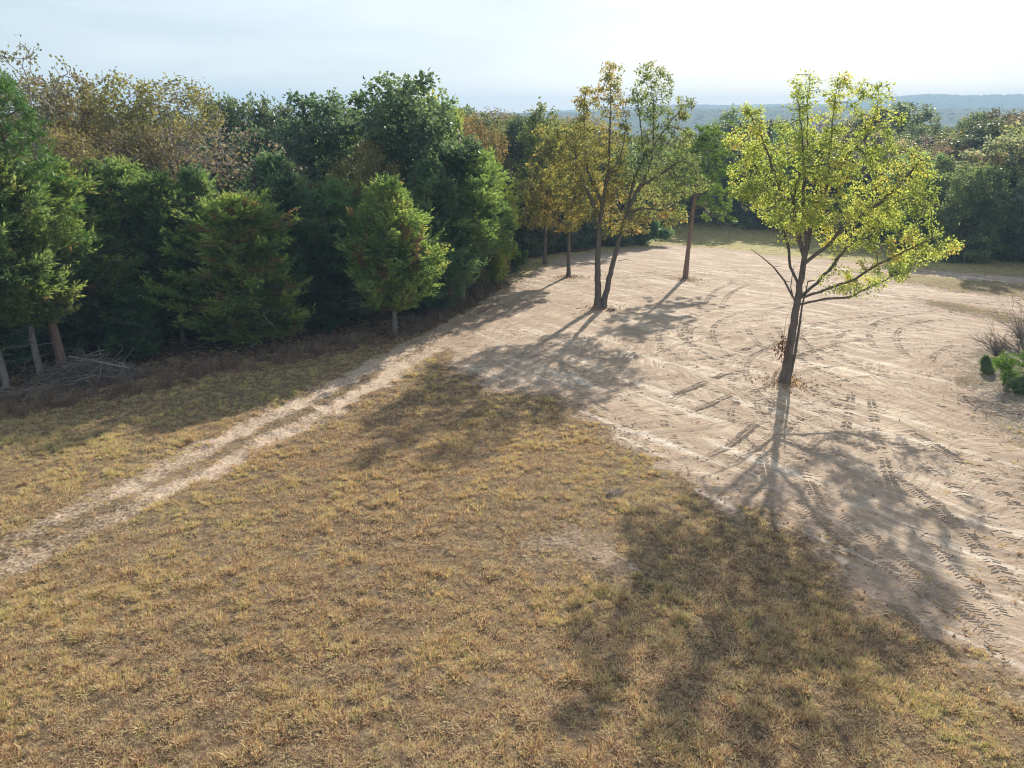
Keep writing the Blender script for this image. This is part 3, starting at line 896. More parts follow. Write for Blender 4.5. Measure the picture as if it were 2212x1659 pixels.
def blades(name, nb, hmin, hmax, spread, lean, wd, mat, seed):
    rng = np.random.default_rng(seed)
    a = rng.uniform(0, 2 * pi, nb); r = spread * rng.random(nb) ** .6
    h = rng.uniform(hmin, hmax, nb); ln = lean * rng.uniform(.2, 1.2, nb) * h
    b = np.column_stack([r * np.cos(a), r * np.sin(a), np.full(nb, -.03)])
    da = a + rng.normal(size=nb) * .8
    o = np.column_stack([np.cos(da), np.sin(da), np.zeros(nb)])
    sd = np.column_stack([-np.sin(da + rng.normal(size=nb) * .5), np.cos(da), np.zeros(nb)]) * wd / 2
    mid = b + o * (ln * .35)[:, None] + np.array([0, 0, 1]) * (h * .62)[:, None]
    tip = b + o * ln[:, None] + np.array([0, 0, 1]) * (h * (1 - .25 * lean * rng.random(nb)))[:, None]
    V = np.stack([b - sd, b + sd, mid + sd * .8, mid - sd * .8, tip + sd * .15, tip - sd * .15], 1).reshape(-1, 3)
    i = np.arange(nb)[:, None] * 6
    F = np.concatenate([i + np.array([[0, 1, 2, 3]]), i + np.array([[3, 2, 4, 5]])])
    rv = rng.random(nb)
    return mesh_np(name, V, F, mat, fattr={'rnd': np.concatenate([rv, rv])})

GV = [blades('tuft', 24, .035, .085, .075, 1.25, .012, MG, 100 + i) for i in range(4)] + \
     [blades('tuft_tall', 26, .06, .14, .06, .9, .012, MG, 110 + i) for i in range(3)]
# grass field
rng = np.random.default_rng(77)
def grass_points(n, x0, x1, y0, y1):
    X = rng.uniform(x0, x1, n); Y = rng.uniform(y0, y1, n)
    return X, Y
XS = []; YS = []
for (x0, x1, y0, y1, dens) in ((-17, 17, 4.5, 16, 165), (-30, 20, 16, 27, 110), (-40, 13, 27, 46, 48), (10, 34, 14, 36, 8)):
    n_ = int((x1 - x0) * (y1 - y0) * dens); a_, b_ = grass_points(n_, x0, x1, y0, y1); XS.append(a_); YS.append(b_)
X = np.concatenate(XS); Y = np.concatenate(YS)
ins = np.abs(X) < Y * .86 + 5
X, Y = X[ins], Y[ins]
d, wl, lt, ea, ds, w1, w2 = masks(X, Y)
patch = fbm(X / .3, Y / .3, 2, 90)
mid = np.exp(-(np.minimum(w1, w2) / .55) ** 2)
dens = (1 - smooth(.05, .95, d) * np.where(ds < 3.2, .86, .985)) * (.3 + .7 * smooth(.6, -2.6, ds + (fbm(X / .8, Y / .8, 2, 94) - .5) * 3)) * (1 - .97 * wl) * (1 - .6 * lt) * (.38 + .62 * smooth(.36, .44, patch))
between = (w1 + w2) < 2.1
dens = dens * np.where(between, .6, 1) * np.where(ea > .5, .35, 1)
keep = rng.random(len(X)) < dens
X, Y = X[keep], Y[keep]; patch = patch[keep]; lt = lt[keep]; w1 = w1[keep]; d = d[keep]; between = between[keep]
Z = T_full(X, Y)
n_ = len(X)
big = fbm(X / 5, Y / 5, 3, 92); gpatch = fbm(X / .9, Y / .9, 3, 93)
leftstrip = sd_poly(X, Y, hit_poly([(-600, 1300), (0, 1165), (250, 1050), (450, 955), (620, 872), (780, 795), (600, 780), (0, 880), (-900, 1000)])) > 0
tint = np.clip(.26 + (big - .5) * .6 + (gpatch - .5) * .8 + rng.normal(size=n_) * .22 + leftstrip * .14, 0, 1)
tall = (gpatch + rng.normal(size=n_) * .12) > .64
idxs = np.where(tall, 4 + rng.integers(0, 3, n_), rng.integers(0, 4, n_))
rot = np.column_stack([rng.normal(size=n_) * .12, rng.normal(size=n_) * .12, rng.uniform(0, 2 * pi, n_)])
sc_ = rng.uniform(.7, 1.35, n_) * (.8 + .5 * smooth(.4, .7, patch)) * np.where(between, .55, 1) * (1 - .4 * smooth(.0, .5, d))
scatter('dry_grass', 'golden brown dry grass tufts covering the open field in front of the clearing', np.column_stack([X, Y, Z]), GV, idxs, rot, np.column_stack([sc_] * 3), tint)
print('grass', n_)

# taller dull weeds along the wood's edge
WV = [blades('weed', 34, .25, .75, .22, .35, .016, MW, 130 + i) for i in range(3)]
X, Y = grass_points(26000, -45, 12, 24, 75)
sl_ = sd_poly(X, Y, LITTER); k_ = (sl_ > -1.6) & (sl_ < 1.6) & (rng.random(len(X)) < .5) & (Y < 62)
k_ &= d_line(X, Y, W1) > .8
X, Y = X[k_], Y[k_]; n_ = len(X)
scatter('tall_weeds', 'dull purple brown tall weeds along the shaded foot of the cedar wood', np.column_stack([X, Y, T(X, Y)]), WV, rng.integers(0, 3, n_),
        np.column_stack([rng.normal(size=n_) * .12, rng.normal(size=n_) * .12, rng.uniform(0, 6.28, n_)]), np.column_stack([rng.uniform(.5, 1.15, n_)] * 3), rng.random(n_), 'weeds')

# pale grass of the far strip beyond the clearing
X, Y = grass_points(80000, 5, 75, 42, 118)
d, wl, lt, ea, *_ = masks(X, Y)
k_ = (d < .55) & (lt < .3) & (ea < .3) & (np.abs(X) < Y * .8) & (rng.random(len(X)) < .5)
X, Y = X[k_], Y[k_]; n_ = len(X)
scatter('far_grass', 'yellow green grass strip beyond the far edge of the clearing', np.column_stack([X, Y, T(X, Y)]), GV, rng.integers(0, 4, n_),
        np.column_stack([np.zeros(n_), np.zeros(n_), rng.uniform(0, 6.28, n_)]), np.column_stack([rng.uniform(1.2, 2.4, n_)] * 2 + [rng.uniform(.7, 1.2, n_)]), np.clip(.68 + (fbm(X / 5, Y / 5, 2, 4) - .5) * 1.2, 0, 1))

# fallen leaves
ML = mat_grass('fallen_leaves', [(0, (.16, .07, .045)), (.4, (.30, .16, .09)), (.7, (.42, .30, .2)), (1, (.55, .42, .33))], .1)
lv = [leaf_mesh('fallen_leaf', np.array([[-.06, 0, .012]]), np.array([[1, 0, .12]]), .13, .08, ML, rng=rng, rnd=[.5]) for i in range(2)]
X1, Y1 = grass_points(22000, -40, 12, 26, 78)
k1 = (sd_poly(X1, Y1, LITTER) > -2.2) & (rng.random(22000) < .75)
X2, Y2 = grass_points(9000, -12, 18, 8, 40); k2 = rng.random(9000) < .04 + .4 * smooth(2, 0, np.abs(sd_poly(X2, Y2, DIRT)))
TX, TY = [], []
for bx_, by_, rr2 in ((1698, 826, .8), (1296, 666, .9), (1480, 603, .7), (1228, 598, .8)):
    bb2 = at(bx_, by_); TX.append(bb2[0] + rng.normal(size=420) * rr2); TY.append(bb2[1] + rng.normal(size=420) * rr2)
X = np.r_[X1[k1], X2[k2], np.concatenate(TX)]; Y = np.r_[Y1[k1], Y2[k2], np.concatenate(TY)]; n_ = len(X)
scatter('fallen_leaves', 'fallen brown and pale leaves littering the wood floor and field', np.column_stack([X, Y, T_full(X, Y) + .015]), lv, rng.integers(0, 2, n_),
        np.column_stack([rng.normal(size=n_) * .5, rng.normal(size=n_) * .5, rng.uniform(0, 6.28, n_)]), np.column_stack([rng.uniform(.5, 1.2, n_)] * 3), rng.random(n_), 'leaves')

# clods and bits of root on the scraped soil
def clod(name, seed, el=1.0):
    rg = np.random.default_rng(seed)
    ph = np.array([(sin(a) * cos(b), sin(a) * sin(b), cos(a)) for a in np.linspace(.3, 2.8, 4) for b in np.arange(6) * pi / 3 + a])
    Vv = ph * rg.uniform(.6, 1.2, (24, 1)) * np.array([el, 1, .6]) * .05
    Ff = [(r * 6 + i, r * 6 + (i + 1) % 6, r * 6 + 6 + (i + 1) % 6, r * 6 + 6 + i) for r in range(3) for i in range(6)]
    Ff += [(0, 1, 2, 3), (0, 3, 4, 5)]
    return mesh_np(name, Vv, Ff, sm)
MT = mat_grass('root_bits', [(0, (.06, .04, .03)), (.6, (.16, .10, .07)), (1, (.3, .22, .16))], .0)
def stick(name, seed):
    rg = np.random.default_rng(seed); m = Mesh()
    q = np.cumsum(np.column_stack([np.full(5, .11), rg.normal(size=5) * .03, rg.normal(size=5) * .012]), 0) - np.array([.3, 0, -.015])
    m.tube(q, [.012, .012, .01, .008, .004], 4)
    me = m.build(name, MT); a = me.attributes.new('rnd', 'FLOAT', 'FACE'); a.data.foreach_set('value', np.full(len(me.polygons), rg.random(), np.float32))
    return me
CV = [clod('clod_a', 1), clod('clod_b', 2, 1.6), clod('clod_c', 3), stick('stick_a', 4), stick('stick_b', 5), stick('stick_c', 6)]
X, Y = grass_points(60000, -3, 45, 12, 95)
d, wl, lt, ea, ds, *_ = masks(X, Y)
pt = fbm(X / 2.5, Y / 2.5, 3, 97)
k_ = (d > .4) & (rng.random(len(X)) < smooth(.45, .62, pt) * .35 + .04 + .4 * (ds < 1.0)) & (Y < 70) & (X < Y * .8 + 3)
X, Y = X[k_], Y[k_]; n_ = len(X)
scatter('clods_and_twigs', 'small clods of soil and bits of root strewn over the scraped clearing', np.column_stack([X, Y, T_full(X, Y)]), CV, rng.integers(0, 6, n_),
        np.column_stack([rng.normal(size=n_) * .1, rng.normal(size=n_) * .1, rng.uniform(0, 6.28, n_)]), np.column_stack([rng.uniform(.25, .95, n_)] * 3), rng.random(n_), 'clods')
# ================================================================== TREES OF THE CLEARING
def limb(base, pts, depths=None):
    """a limb drawn through points seen at pts, bending in depth as given"""
    y0 = base[1]
    if depths is None: depths = [0] * len(pts)
    return [on(px, py, y0 + dd) - base for (px, py), dd in zip(pts, depths)]

def hero(name, basepx, limbs, blobs, n_attr, leafmat, bark, per, size, seed, base_r, label, step=.3, kill=.42, infl=2.4,
         bare=(), tip=.012, spread=.26, maxr=.035, rndfun=None, group=None, leafkeep=None, extra=None, wr=.6, expo=1.9):
    rng = np.random.default_rng(seed)
    base = at(*basepx)
    ppm = FPX / K / (base[1] * cos(PITCH) + CAMH * sin(PITCH) * .6)
    paths = []
    for lb in limbs:
        pts, dp = lb if isinstance(lb, tuple) else (lb, None)
        paths.append(limb(base, pts, dp))
    paths[0] = [np.array([0, 0, -.25])] + paths[0]
    A = []
    for b in blobs:
        x, y, rx, ry = b[:4]; dd = b[4] if len(b) > 4 else rng.normal() * 1.1
        rx, ry = rx / ppm, ry / ppm
        c = on(x, y, base[1] + dd) - base
        A.append((c, (rx, max(rx, ry) * (b[5] if len(b) > 5 else 1.25), ry)))
    pts = blob_points(A, n_attr, rng)
    P, par = colonize(paths, pts, step=step, infl=infl, kill=kill, iters=40, rng=rng, trop=(0, 0, .02))
    R, ch = pipe(P, par, tip, expo, base_r)
    m = Mesh(); skeleton_mesh(m, P, par, R, k0=10)
    root = tree_root(name, base)
    tag(root, label, 'tree', group)
    for pp, r0 in bare:
        q = limb(base, pp); rr = np.linspace(r0, r0 * .25, len(q)); 
        # knotty dead wood
        m.tube(np.array(q), rr, 6)
        for i in range(1, len(q) - 1):
            if rng.random() < .8:
                e = q[i] + rng.normal(size=3) * .25 + np.array([0, 0, .2]); m.tube([q[i], e], [rr[i] * .4, rr[i] * .15], 4)
    o = link_mesh('trunk', m.build(name + '_trunk', bark), root)
    print(name, 'nodes', len(P), 'leafy', int((R < maxr).sum()), 'height', P[:, 2].max())
    c = link_mesh('crown', leaves_on(P, par, ch, R, per, size, leafmat, name + '_crown', rng, spread=spread, maxr=maxr, rndfun=rndfun, keep=leafkeep, wr=wr), root)
    return root, base

# --- lone yellow-green tree
mb = [
 [(1695, 821), (1716, 686), (1723, 644), (1733, 590), (1738, 554), (1744, 531), (1752, 485), (1772, 433), (1790, 395)],
 ([(1738, 554), (1731, 531), (1720, 492), (1713, 433)], [0, .1, .4, .9]),
 ([(1713, 433), (1728, 380), (1745, 310), (1743, 240), (1750, 165)], [.9, 1, 1, .8, .8]),
 ([(1744, 531), (1735, 440), (1738, 360), (1732, 290), (1725, 215)], [0, -.6, -.8, -.6, -.4]),
 ([(1752, 485), (1785, 400), (1795, 303), (1803, 220), (1812, 168)], [0, .4, .3, 0, 0]),
 ([(1790, 395), (1837, 329), (1866, 303), (1895, 238), (1897, 185)], [0, .5, .7, .8, .6]),
 ([(1746, 564), (1785, 534), (1830, 482), (1882, 450), (1931, 411), (1990, 345)], [0, -.5, -.9, -1.3, -1.6, -1.8]),
 ([(1733, 648), (1765, 612), (1804, 567), (1830, 534), (1882, 492), (1950, 455)], [0, .5, 1.0, 1.6, 2.2, 2.9]),
 ([(1729, 650), (1785, 625), (1833, 609), (1882, 580), (1931, 554), (2013, 515), (2068, 523)], [0, -.5, -.8, -1.1, -1.4, -1.7, -1.9]),
 ([(1727, 652), (1785, 645), (1833, 642), (1876, 622), (1915, 603), (1947, 590), (1980, 570), (2045, 547)], [0, .3, .6, .9, 1, 1.1, 1.3, 1.5]),
 ([(1720, 616), (1707, 577), (1702, 531), (1690, 492), (1674, 433), (1638, 368), (1597, 300)], [0, .4, .8, 1.3, 1.8, 2.2, 2.5]),
 ([(1720, 492), (1687, 417), (1661, 336), (1622, 245)], [.4, 0, -.4, -.8]),
 ([(1713, 433), (1670, 420), (1620, 400), (1590, 350)], [.9, -.6, -1.6, -2.2]),
]
bb = [(1740, 195, 42, 42, .6), (1725, 250, 42, 35, 0), (1812, 200, 36, 42, 0), (1855, 215, 38, 40, .8), (1903, 215, 28, 40, .6), (1632, 262, 30, 32, -.8), (1612, 310, 42, 45, 0),
      (1665, 325, 50, 45, 1), (1725, 320, 45, 45, -.6), (1795, 290, 45, 42, .3), (1850, 300, 55, 45, .6), (1925, 270, 34, 32, .5), (1605, 375, 38, 45, 2), (1650, 410, 60, 45, -1), (1720, 395, 60, 45, .5),
      (1790, 370, 60, 50, -1.5), (1860, 375, 60, 50, 1.5), (1925, 345, 45, 40, -1), (1985, 350, 38, 38, -1.8), (2000, 400, 30, 45, -.6), (1950, 430, 60, 45, -2), (1880, 450, 60, 42, 2), (1800, 455, 60, 42, -2.4),
      (1720, 465, 52, 35, -1.5), (1650, 455, 45, 22, 1.5), (1750, 480, 50, 26, 2.2), (1850, 520, 55, 26, 2), (1990, 490, 38, 32, -1), (1930, 510, 50, 28, -1.5), (1905, 480, 40, 30, 0), (2025, 530, 42, 22, -1.8), (2060, 545, 22, 20, -1.2),
      (1980, 550, 50, 22, 1), (1910, 575, 50, 18, -1.2), (1870, 605, 60, 16, 1), (1820, 620, 40, 14, -.6), (1945, 600, 30, 14, 1), (1880, 640, 26, 12, .9), (1800, 590, 30, 12, .6), (1585, 400, 22, 30, 1.5),
      (1700, 500, 30, 26, .4), (1800, 520, 30, 20, -.5)]
def maple_rnd(C, rv):
    # tops greener, lower yellow
    return rv
hero('yellow_green_tree', (1695, 824), mb, bb, 2600, L['maple'], B['dark'], 12, .125, 5, .225,
     'lone tree with yellow green crown and forked dark trunk in the scraped clearing', step=.26, kill=.34, spread=.22,
     bare=[([(1713, 642), (1694, 606), (1671, 577), (1648, 557), (1622, 538)], .055), ([(1716, 652), (1708, 620), (1712, 590), (1716, 570)], .03),
           ([(1705, 822), (1718, 760), (1727, 703), (1733, 658), (1742, 625), (1745, 608)], .075), ([(1745, 608), (1762, 605)], .04),
           ([(1702, 790), (1692, 735), (1698, 690), (1712, 655)], .015)], wr=.62)

# --- twin trunk oak: two crowns of one clump
tb = [
 [(1292, 661), (1291, 569), (1294, 495), (1301, 440), (1309, 396), (1316, 344), (1318, 256), (1320, 182), (1316, 148)],
 ([(1294, 495), (1279, 433), (1257, 388), (1242, 329)], [0, -.4, -.8, -1.2]),
 ([(1301, 440), (1270, 370), (1262, 290), (1262, 215)], [0, .6, 1, 1]),
 ([(1309, 396), (1340, 340), (1352, 280)], [0, -.5, -.7]),
]
tbb = [(1320, 170, 34, 32, 0), (1296, 215, 36, 34, .3), (1262, 215, 24, 40, 1), (1335, 230, 30, 30, 0), (1262, 275, 30, 28, .8), (1300, 300, 40, 34, 0), (1250, 330, 50, 40, -1), (1310, 350, 55, 45, 1),
       (1345, 290, 25, 30, -.7), (1220, 385, 50, 40, -.8), (1280, 410, 55, 42, 1.2), (1250, 455, 50, 30, -1), (1335, 420, 40, 40, 1), (1320, 480, 40, 26, .8)]
hero('twin_oak', (1289, 664), tb, tbb, 2100, L['oak_autumn'], B['dark'], 8.5, .18, 8, .26,
     'left upright oak of the joined pair, thin bronze and gold crown, in the clearing', step=.3, kill=.42, group=None)
tb2 = [
 [(1303, 661), (1323, 573), (1338, 514), (1353, 462), (1375, 414), (1401, 374), (1412, 315), (1412, 219), (1401, 145)],
 ([(1353, 462), (1371, 381), (1392, 340), (1380, 240), (1375, 190)], [0, .6, 1, 1, 1]),
 ([(1375, 414), (1394, 396), (1430, 374), (1464, 350)], [0, -.8, -1.4, -2]),
 ([(1412, 315), (1450, 260), (1480, 225)], [0, .4, .8]),
 ([(1353, 462), (1390, 450), (1440, 455)], [0, -1, -2]),
]
tbb2 = [(1402, 160, 30, 30, 0), (1382, 205, 30, 34, 1), (1430, 185, 28, 34, 0), (1420, 245, 40, 34, .4), (1462, 245, 28, 30, .6), (1485, 230, 18, 24, .8), (1405, 305, 42, 34, 0), (1455, 305, 42, 36, -.6),
        (1420, 365, 44, 36, -.6), (1480, 355, 40, 30, -2), (1395, 430, 46, 38, .8), (1450, 410, 45, 30, -1.6), (1440, 465, 46, 22, -2), (1370, 480, 40, 30, -.5), (1345, 370, 36, 40, .6), (1500, 395, 36, 24, -2.4)]
def twin2(C, rv):
    # the crown turns from green at the top to gold below
    return np.clip(rv * .75 + .45 * smooth(10.5, 5, C[:, 2]), 0, 1)
hero('leaning_oak', (1303, 664), tb2, tbb2, 2100, L['oak_high'], B['dark'], 8.5, .18, 9, .22,
     'right leaning oak of the joined pair, greener crown slanting to the right', step=.3, kill=.42, bare=[([(1335, 564), (1352, 560), (1375, 567)], .03)], rndfun=twin2)

# --- slim oak left behind the pair, orange crown
so_ = [[(1228, 594), (1229, 495), (1222, 440), (1205, 380), (1192, 330)], ([(1229, 495), (1180, 440), (1150, 400)], [0, -.8, -1.5]), ([(1222, 440), (1260, 390), (1270, 330)], [0, .8, 1.2])]
sbb = [(1190, 300, 40, 34, 0), (1225, 300, 44, 34, .8), (1175, 355, 44, 40, -1), (1240, 360, 50, 40, 1), (1150, 410, 34, 40, -1.6), (1205, 420, 50, 36, 0), (1165, 470, 44, 24, -1), (1240, 450, 44, 34, 1.4), (1225, 490, 40, 16, 0), (1270, 400, 36, 40, 1.5), (1250, 285, 40, 24, 1.5)]
hero('slim_oak', (1228, 597), so_, sbb, 1500, L['oak_autumn'], B['dark'], 16, .21, 10, .2,
     'slim oak with orange gold crown left of and behind the joined pair, beside the track', step=.36, kill=.5,
     bare=[([(1231, 500), (1260, 512), (1285, 506)], .025), ([(1220, 560), (1205, 572), (1195, 578)], .02)])

# --- pine on the clearing
def hero_pine():
    rng = np.random.default_rng(12)
    base = at(1480, 601)
    m = Mesh()
    def tb_(pts, dep, r, k=6): 
        q = np.array([on(x, y, base[1] + d) - base for (x, y), d in zip(pts, dep)]); m.tube(q, r, k); return q
    q = tb_([(1480, 603), (1486, 545), (1492, 500), (1497, 458), (1502, 420), (1508, 370), (1515, 330), (1520, 298)], [0] * 8, [.27, .19, .175, .165, .15, .12, .08, .04], 10)
    tufts = []
    brs = [([(1498, 468), (1541, 464), (1578, 488)], [0, 0, .3], .04, .35), ([(1500, 452), (1540, 440), (1570, 462)], [0, -1, -1.5], .05, 1),
           ([(1498, 462), (1470, 455), (1455, 462)], [0, .5, .8], .03, .2), ([(1502, 425), (1545, 415), (1585, 420)], [0, .6, 1], .06, 1), ([(1502, 425), (1470, 415), (1452, 405)], [0, -.4, -1], .05, .8),
           ([(1505, 395), (1545, 375), (1588, 365)], [0, -.8, -1.4], .06, 1), ([(1508, 375), (1540, 345), (1575, 335)], [0, .8, 1.4], .05, 1), ([(1512, 350), (1545, 315), (1562, 300)], [0, .2, .4], .05, 1),
           ([(1515, 330), (1530, 300), (1540, 285)], [0, -.4, -.6], .04, 1), ([(1508, 375), (1480, 350), (1465, 335)], [0, .7, 1.2], .05, 1), ([(1515, 335), (1500, 305), (1490, 292)], [0, .2, .4], .04, 1),
           ([(1503, 410), (1520, 400), (1545, 392)], [0, -1.6, -2.6], .05, 1), ([(1503, 410), (1510, 395), (1525, 388)], [0, 1.6, 2.6], .05, 1), ([(1512, 350), (1505, 330), (1515, 318)], [0, -1.2, -1.8], .04, 1)]
    for pts, dep, r, lf in brs:
        b = tb_(pts, dep, np.linspace(r, r * .35, len(pts)))
        for i in range(int(24 * lf)):
            f = rng.uniform(.3, 1); p_ = b[0] + 0
            p_ = np.array([np.interp(f, np.linspace(0, 1, len(b)), b[:, k]) for k in range(3)])
            e = p_ + rng.normal(size=3) * np.array([.55, .55, .3]) + np.array([0, 0, .15])
            m.tube([p_, e], [.014, .008], 3); tufts.append(e)
    for i in range(12): tufts.append(q[-1] + rng.normal(size=3) * .3)
    # dead stubs
    tb_([(1489, 522), (1500, 519)], [0, 0], [.03, .012]); tb_([(1493, 500), (1508, 497)], [0, .2], [.03, .01])
    tb_([(1541, 464), (1560, 478), (1590, 497)], [0, .1, .5], [.02, .013, .006])
    tufts = np.array(tufts)
    C, D = needles(tufts, 60, rng)
    root = tree_root('pine_tree', base); tag(root, 'pine with bare reddish trunk standing alone in the far half of the clearing', 'tree')
    link_mesh('trunk', m.build('pine_tree_trunk', B['pine']), root)
    c = link_mesh('crown', leaf_mesh('pine_tree_crown', C, D, .32, .05, L['pine'], fold=.05, rng=rng), root); c.color = (1.9, 1.6, .9, 1)
hero_pine()
# ================================================================== THE WOODS
G1 = 'cedars at the edge of the left wood'
def ced(kind, bx, by, ty, w, label, tint=(1, 1, 1), **kw):
    return place_px(kind, bx, by, ty, w, label=label, group=G1, name='cedar_tree', tint=tint, **kw)
ced('cedar_high', 178, 772, 348, 250, 'broad cedar with bare lower trunk right behind the brush pile', (1.15, 1.1, 1))
ced('cedar_high', 92, 818, 345, 230, 'cedar with thin bare leaning trunk left of the brush pile', (1.1, 1.0, .9))
ced('cedar_high', 14, 838, 330, 240, 'cedar at the left edge of the view with pale trunk foot')
ced('cedar_d', 305, 735, 342, 250, 'large dark cedar between the brush pile and the bright cedar', (.95, 1, 1))
ced('cedar_a', 395, 738, 375, 190, 'dark cedar touching the left flank of the bright yellow green cedar', (.8, .9, .9))
ced('cedar_d', 545, 748, 418, 235, 'bright yellow green cedar bulging towards the track, foliage to the ground', (1.5, 1.45, 1.1))
ced('cedar_b', 622, 700, 330, 205, 'tall blue green cedar behind the bright one', (.75, .85, 1.25))
ced('cedar_a', 852, 722, 383, 195, 'cedar on a short pale trunk beside the track, lit on its right side', (1.3, 1.25, 1))
ced('cedar_b', 935, 672, 345, 170, 'dark cedar behind the bare dead tree', (.8, .9, 1.1))
ced('cedar_high', 998, 655, 318, 205, 'tall cedar with two thin bare trunks at the track bend', (1.1, 1.15, 1))
ced('cedar_a', 470, 722, 365, 170, 'narrow dark cedar in the gap behind the bright cedar', (.8, .9, .95))
ced('cedar_c', 225, 760, 380, 170, 'dark cedar squeezed behind the brush pile', (.85, .9, .9))
ced('cedar_c', 700, 712, 470, 120, 'low dark cedar in the hollow left of the young pine', (.6, .7, .8))
ced('cedar_c', 775, 690, 450, 120, 'slender cedar between the young pine and the short trunked cedar', (.9, 1, 1))
ced('cedar_c', 300, 775, 610, 100, 'small low juniper right of the brush pile', (.7, .85, 1.0))
place_px('pine_young', 742, 690, 392, 120, label='young pine with upright light green candles among the cedars', name='pine_tree', tint=(1.5, 1.5, 1.5), group='pines of the left wood')
place_d('pine_a', -10, 34, 152, 250, label='tall pine with dark green needles cut by the left edge of the view', name='pine_tree', tint=(.9, 1, .8), group='pines of the left wood')
place_d('cedar_b', 1045, 60, 330, 130, label='yellow green topped cedar above the sapling at the track bend', name='cedar_tree', tint=(1.8, 1.6, 1.0), group=G1)

# skyline trees behind the cedars: (kind, x, dist, top y, width, label, tint)
SKY = [
 ('oak_grey_a', 22, 46, 58, 190, 'thin tall grey green tree rising highest at the left edge', (1.3, 1.5, 1.1)),
 ('oak_brown_a', 95, 50, 142, 200, 'tan leaved oak behind the tall pine at the left edge', (1.25, 1.15, 1)),
 ('oak_brown_b', 180, 56, 182, 150, 'lower tan oak left of the big rounded olive oak', (1.1, 1.1, 1)),
 ('oak_brown_a', 290, 52, 148, 240, 'big rounded olive brown oak on the left skyline', (1.05, 1.15, .8)),
 ('oak_grey_b', 382, 50, 165, 140, 'bare grey tree poking above the skyline right of the olive oak', (1, 1, 1)),
 ('oak_dark_b', 452, 66, 203, 110, 'small dark green oak top on the skyline right of the bare grey tree', (1, 1, 1)),
 ('oak_grey_a', 350, 46, 250, 210, 'silvery half bare tree above the dark cedars', (1.3, 1.2, 1)),
 ('oak_grey_a', 480, 48, 250, 200, 'grey brown thinning tree above the narrow dark cedar', (1.2, 1.1, 1)),
 ('oak_dark_c', 545, 68, 200, 130, 'flat topped dark oak on the skyline with ragged gaps', (1, 1, 1)),
 ('oak_dark_b', 605, 66, 212, 100, 'slim dark oak left of the broad dark oak', (1, 1, 1)),
 ('oak_dark_a', 685, 58, 188, 190, 'broad dark green oak behind the blue green cedar', (.85, 1, 1)),
 ('oak_brown_b', 765, 66, 222, 110, 'pinkish brown oak between the two big dark oaks', (1.1, .95, .9)),
 ('oak_dark_a', 872, 54, 150, 210, 'tallest dark green oak of the left wood', (.9, 1.05, 1)),
 ('oak_mix', 955, 60, 182, 110, 'thin light green shoulder tree right of the tallest dark oak', (1.1, 1.2, 1)),
 ('oak_brown_b', 1005, 64, 232, 120, 'rusty brown oak right of the tallest dark oak', (1.2, 1, .8)),
 ('oak_mix', 1062, 80, 235, 110, 'olive oak low on the skyline before the first hill gap', (.8, .8, .9)),
 ('oak_dark_b', 1128, 84, 240, 90, 'small dark oak by the hill gap', (1, 1, 1)),
 ('oak_mix', 1182, 74, 214, 110, 'olive oak standing left behind the joined pair', (.8, .85, .8)),
 ('oak_grey_b', 1150, 84, 265, 150, 'bare silver grey tree behind the slim orange oak', (1, 1, 1)),
 ('oak_grey_b', 1105, 80, 330, 120, 'bare grey thicket tree right of the tall two trunked cedar', (1, 1, 1)),
 ('oak_brown_a', 250, 46, 262, 180, 'brown thinning oak low behind the dark cedars', (.9, .85, .8)),
 ('oak_brown_b', 130, 42, 262, 170, 'tan oak right behind the broad cedar', (.95, .9, .8)),
 ('oak_brown_b', 800, 52, 290, 130, 'yellow brown oak between the big dark oaks and the young pine', (1.1, 1.1, .7)),
 ('oak_dark_c', 610, 56, 265, 140, 'dark oak under the flat topped oak', (.8, .9, 1)),
 ('oak_dark_b', 1038, 76, 243, 90, 'dark oak low on the skyline right of the rusty brown oak', (.9, .9, 1)),
 ('oak_mix', 1097, 88, 246, 90, 'olive oak top filling the skyline above the bare grey thicket', (.8, .9, .9)),
 ('oak_dark_a', 1152, 92, 247, 100, 'dark oak top on the skyline left of the slim orange oak', (1, 1, 1)),
 ('oak_brown_a', 1270, 100, 254, 100, 'brown oak far behind the left crown of the joined pair', (.9, .9, .9)),
 ('oak_mix', 1230, 92, 250, 110, 'olive oak glimpsed behind the slim orange oak', (.7, .75, .8)),
]
for k, x, d, ty, wd, lb, ti in SKY:
    place_d(k, x, d, ty, wd * 1.38, label=lb, tint=ti, name='bare_tree' if 'bare' in lb and 'half' not in lb else 'oak_tree', group='oaks and bare trees behind the cedars')

# dead bare tree before the dark cedar
def dead_tree(px, py, ty, label, seed, name='dead_tree', r0=.09, spreadpx=60, cat='tree', n=170, mat=None):
    rng = np.random.default_rng(seed); base = at(px, py)
    top = on(px, ty, base[1])[2] - base[2]
    tr = [(0, 0, -.2), (.05, 0, top * .3), (-.1, .05, top * .55), (0, 0, top * .8)]
    s = spreadpx * K * base[1] / FPX
    A = blob_points([((0, 0, top * .78), (s, s, top * .22)), ((s * .3, 0, top * .6), (s * .8, s * .8, top * .15))], n, rng)
    P, par = colonize([tr], A, step=.25, infl=2.5, kill=.35, iters=30, rng=rng)
    R, ch = pipe(P, par, .010, 2.3, r0)
    m = Mesh(); skeleton_mesh(m, P, par, R)
    root = tree_root(name, base); tag(root, label, cat)
    link_mesh('trunk', m.build(name, mat or B['pale']), root)
    return root
dead_tree(952, 662, 432, 'leafless grey dead tree standing before the dark cedar at the track bend', 3)

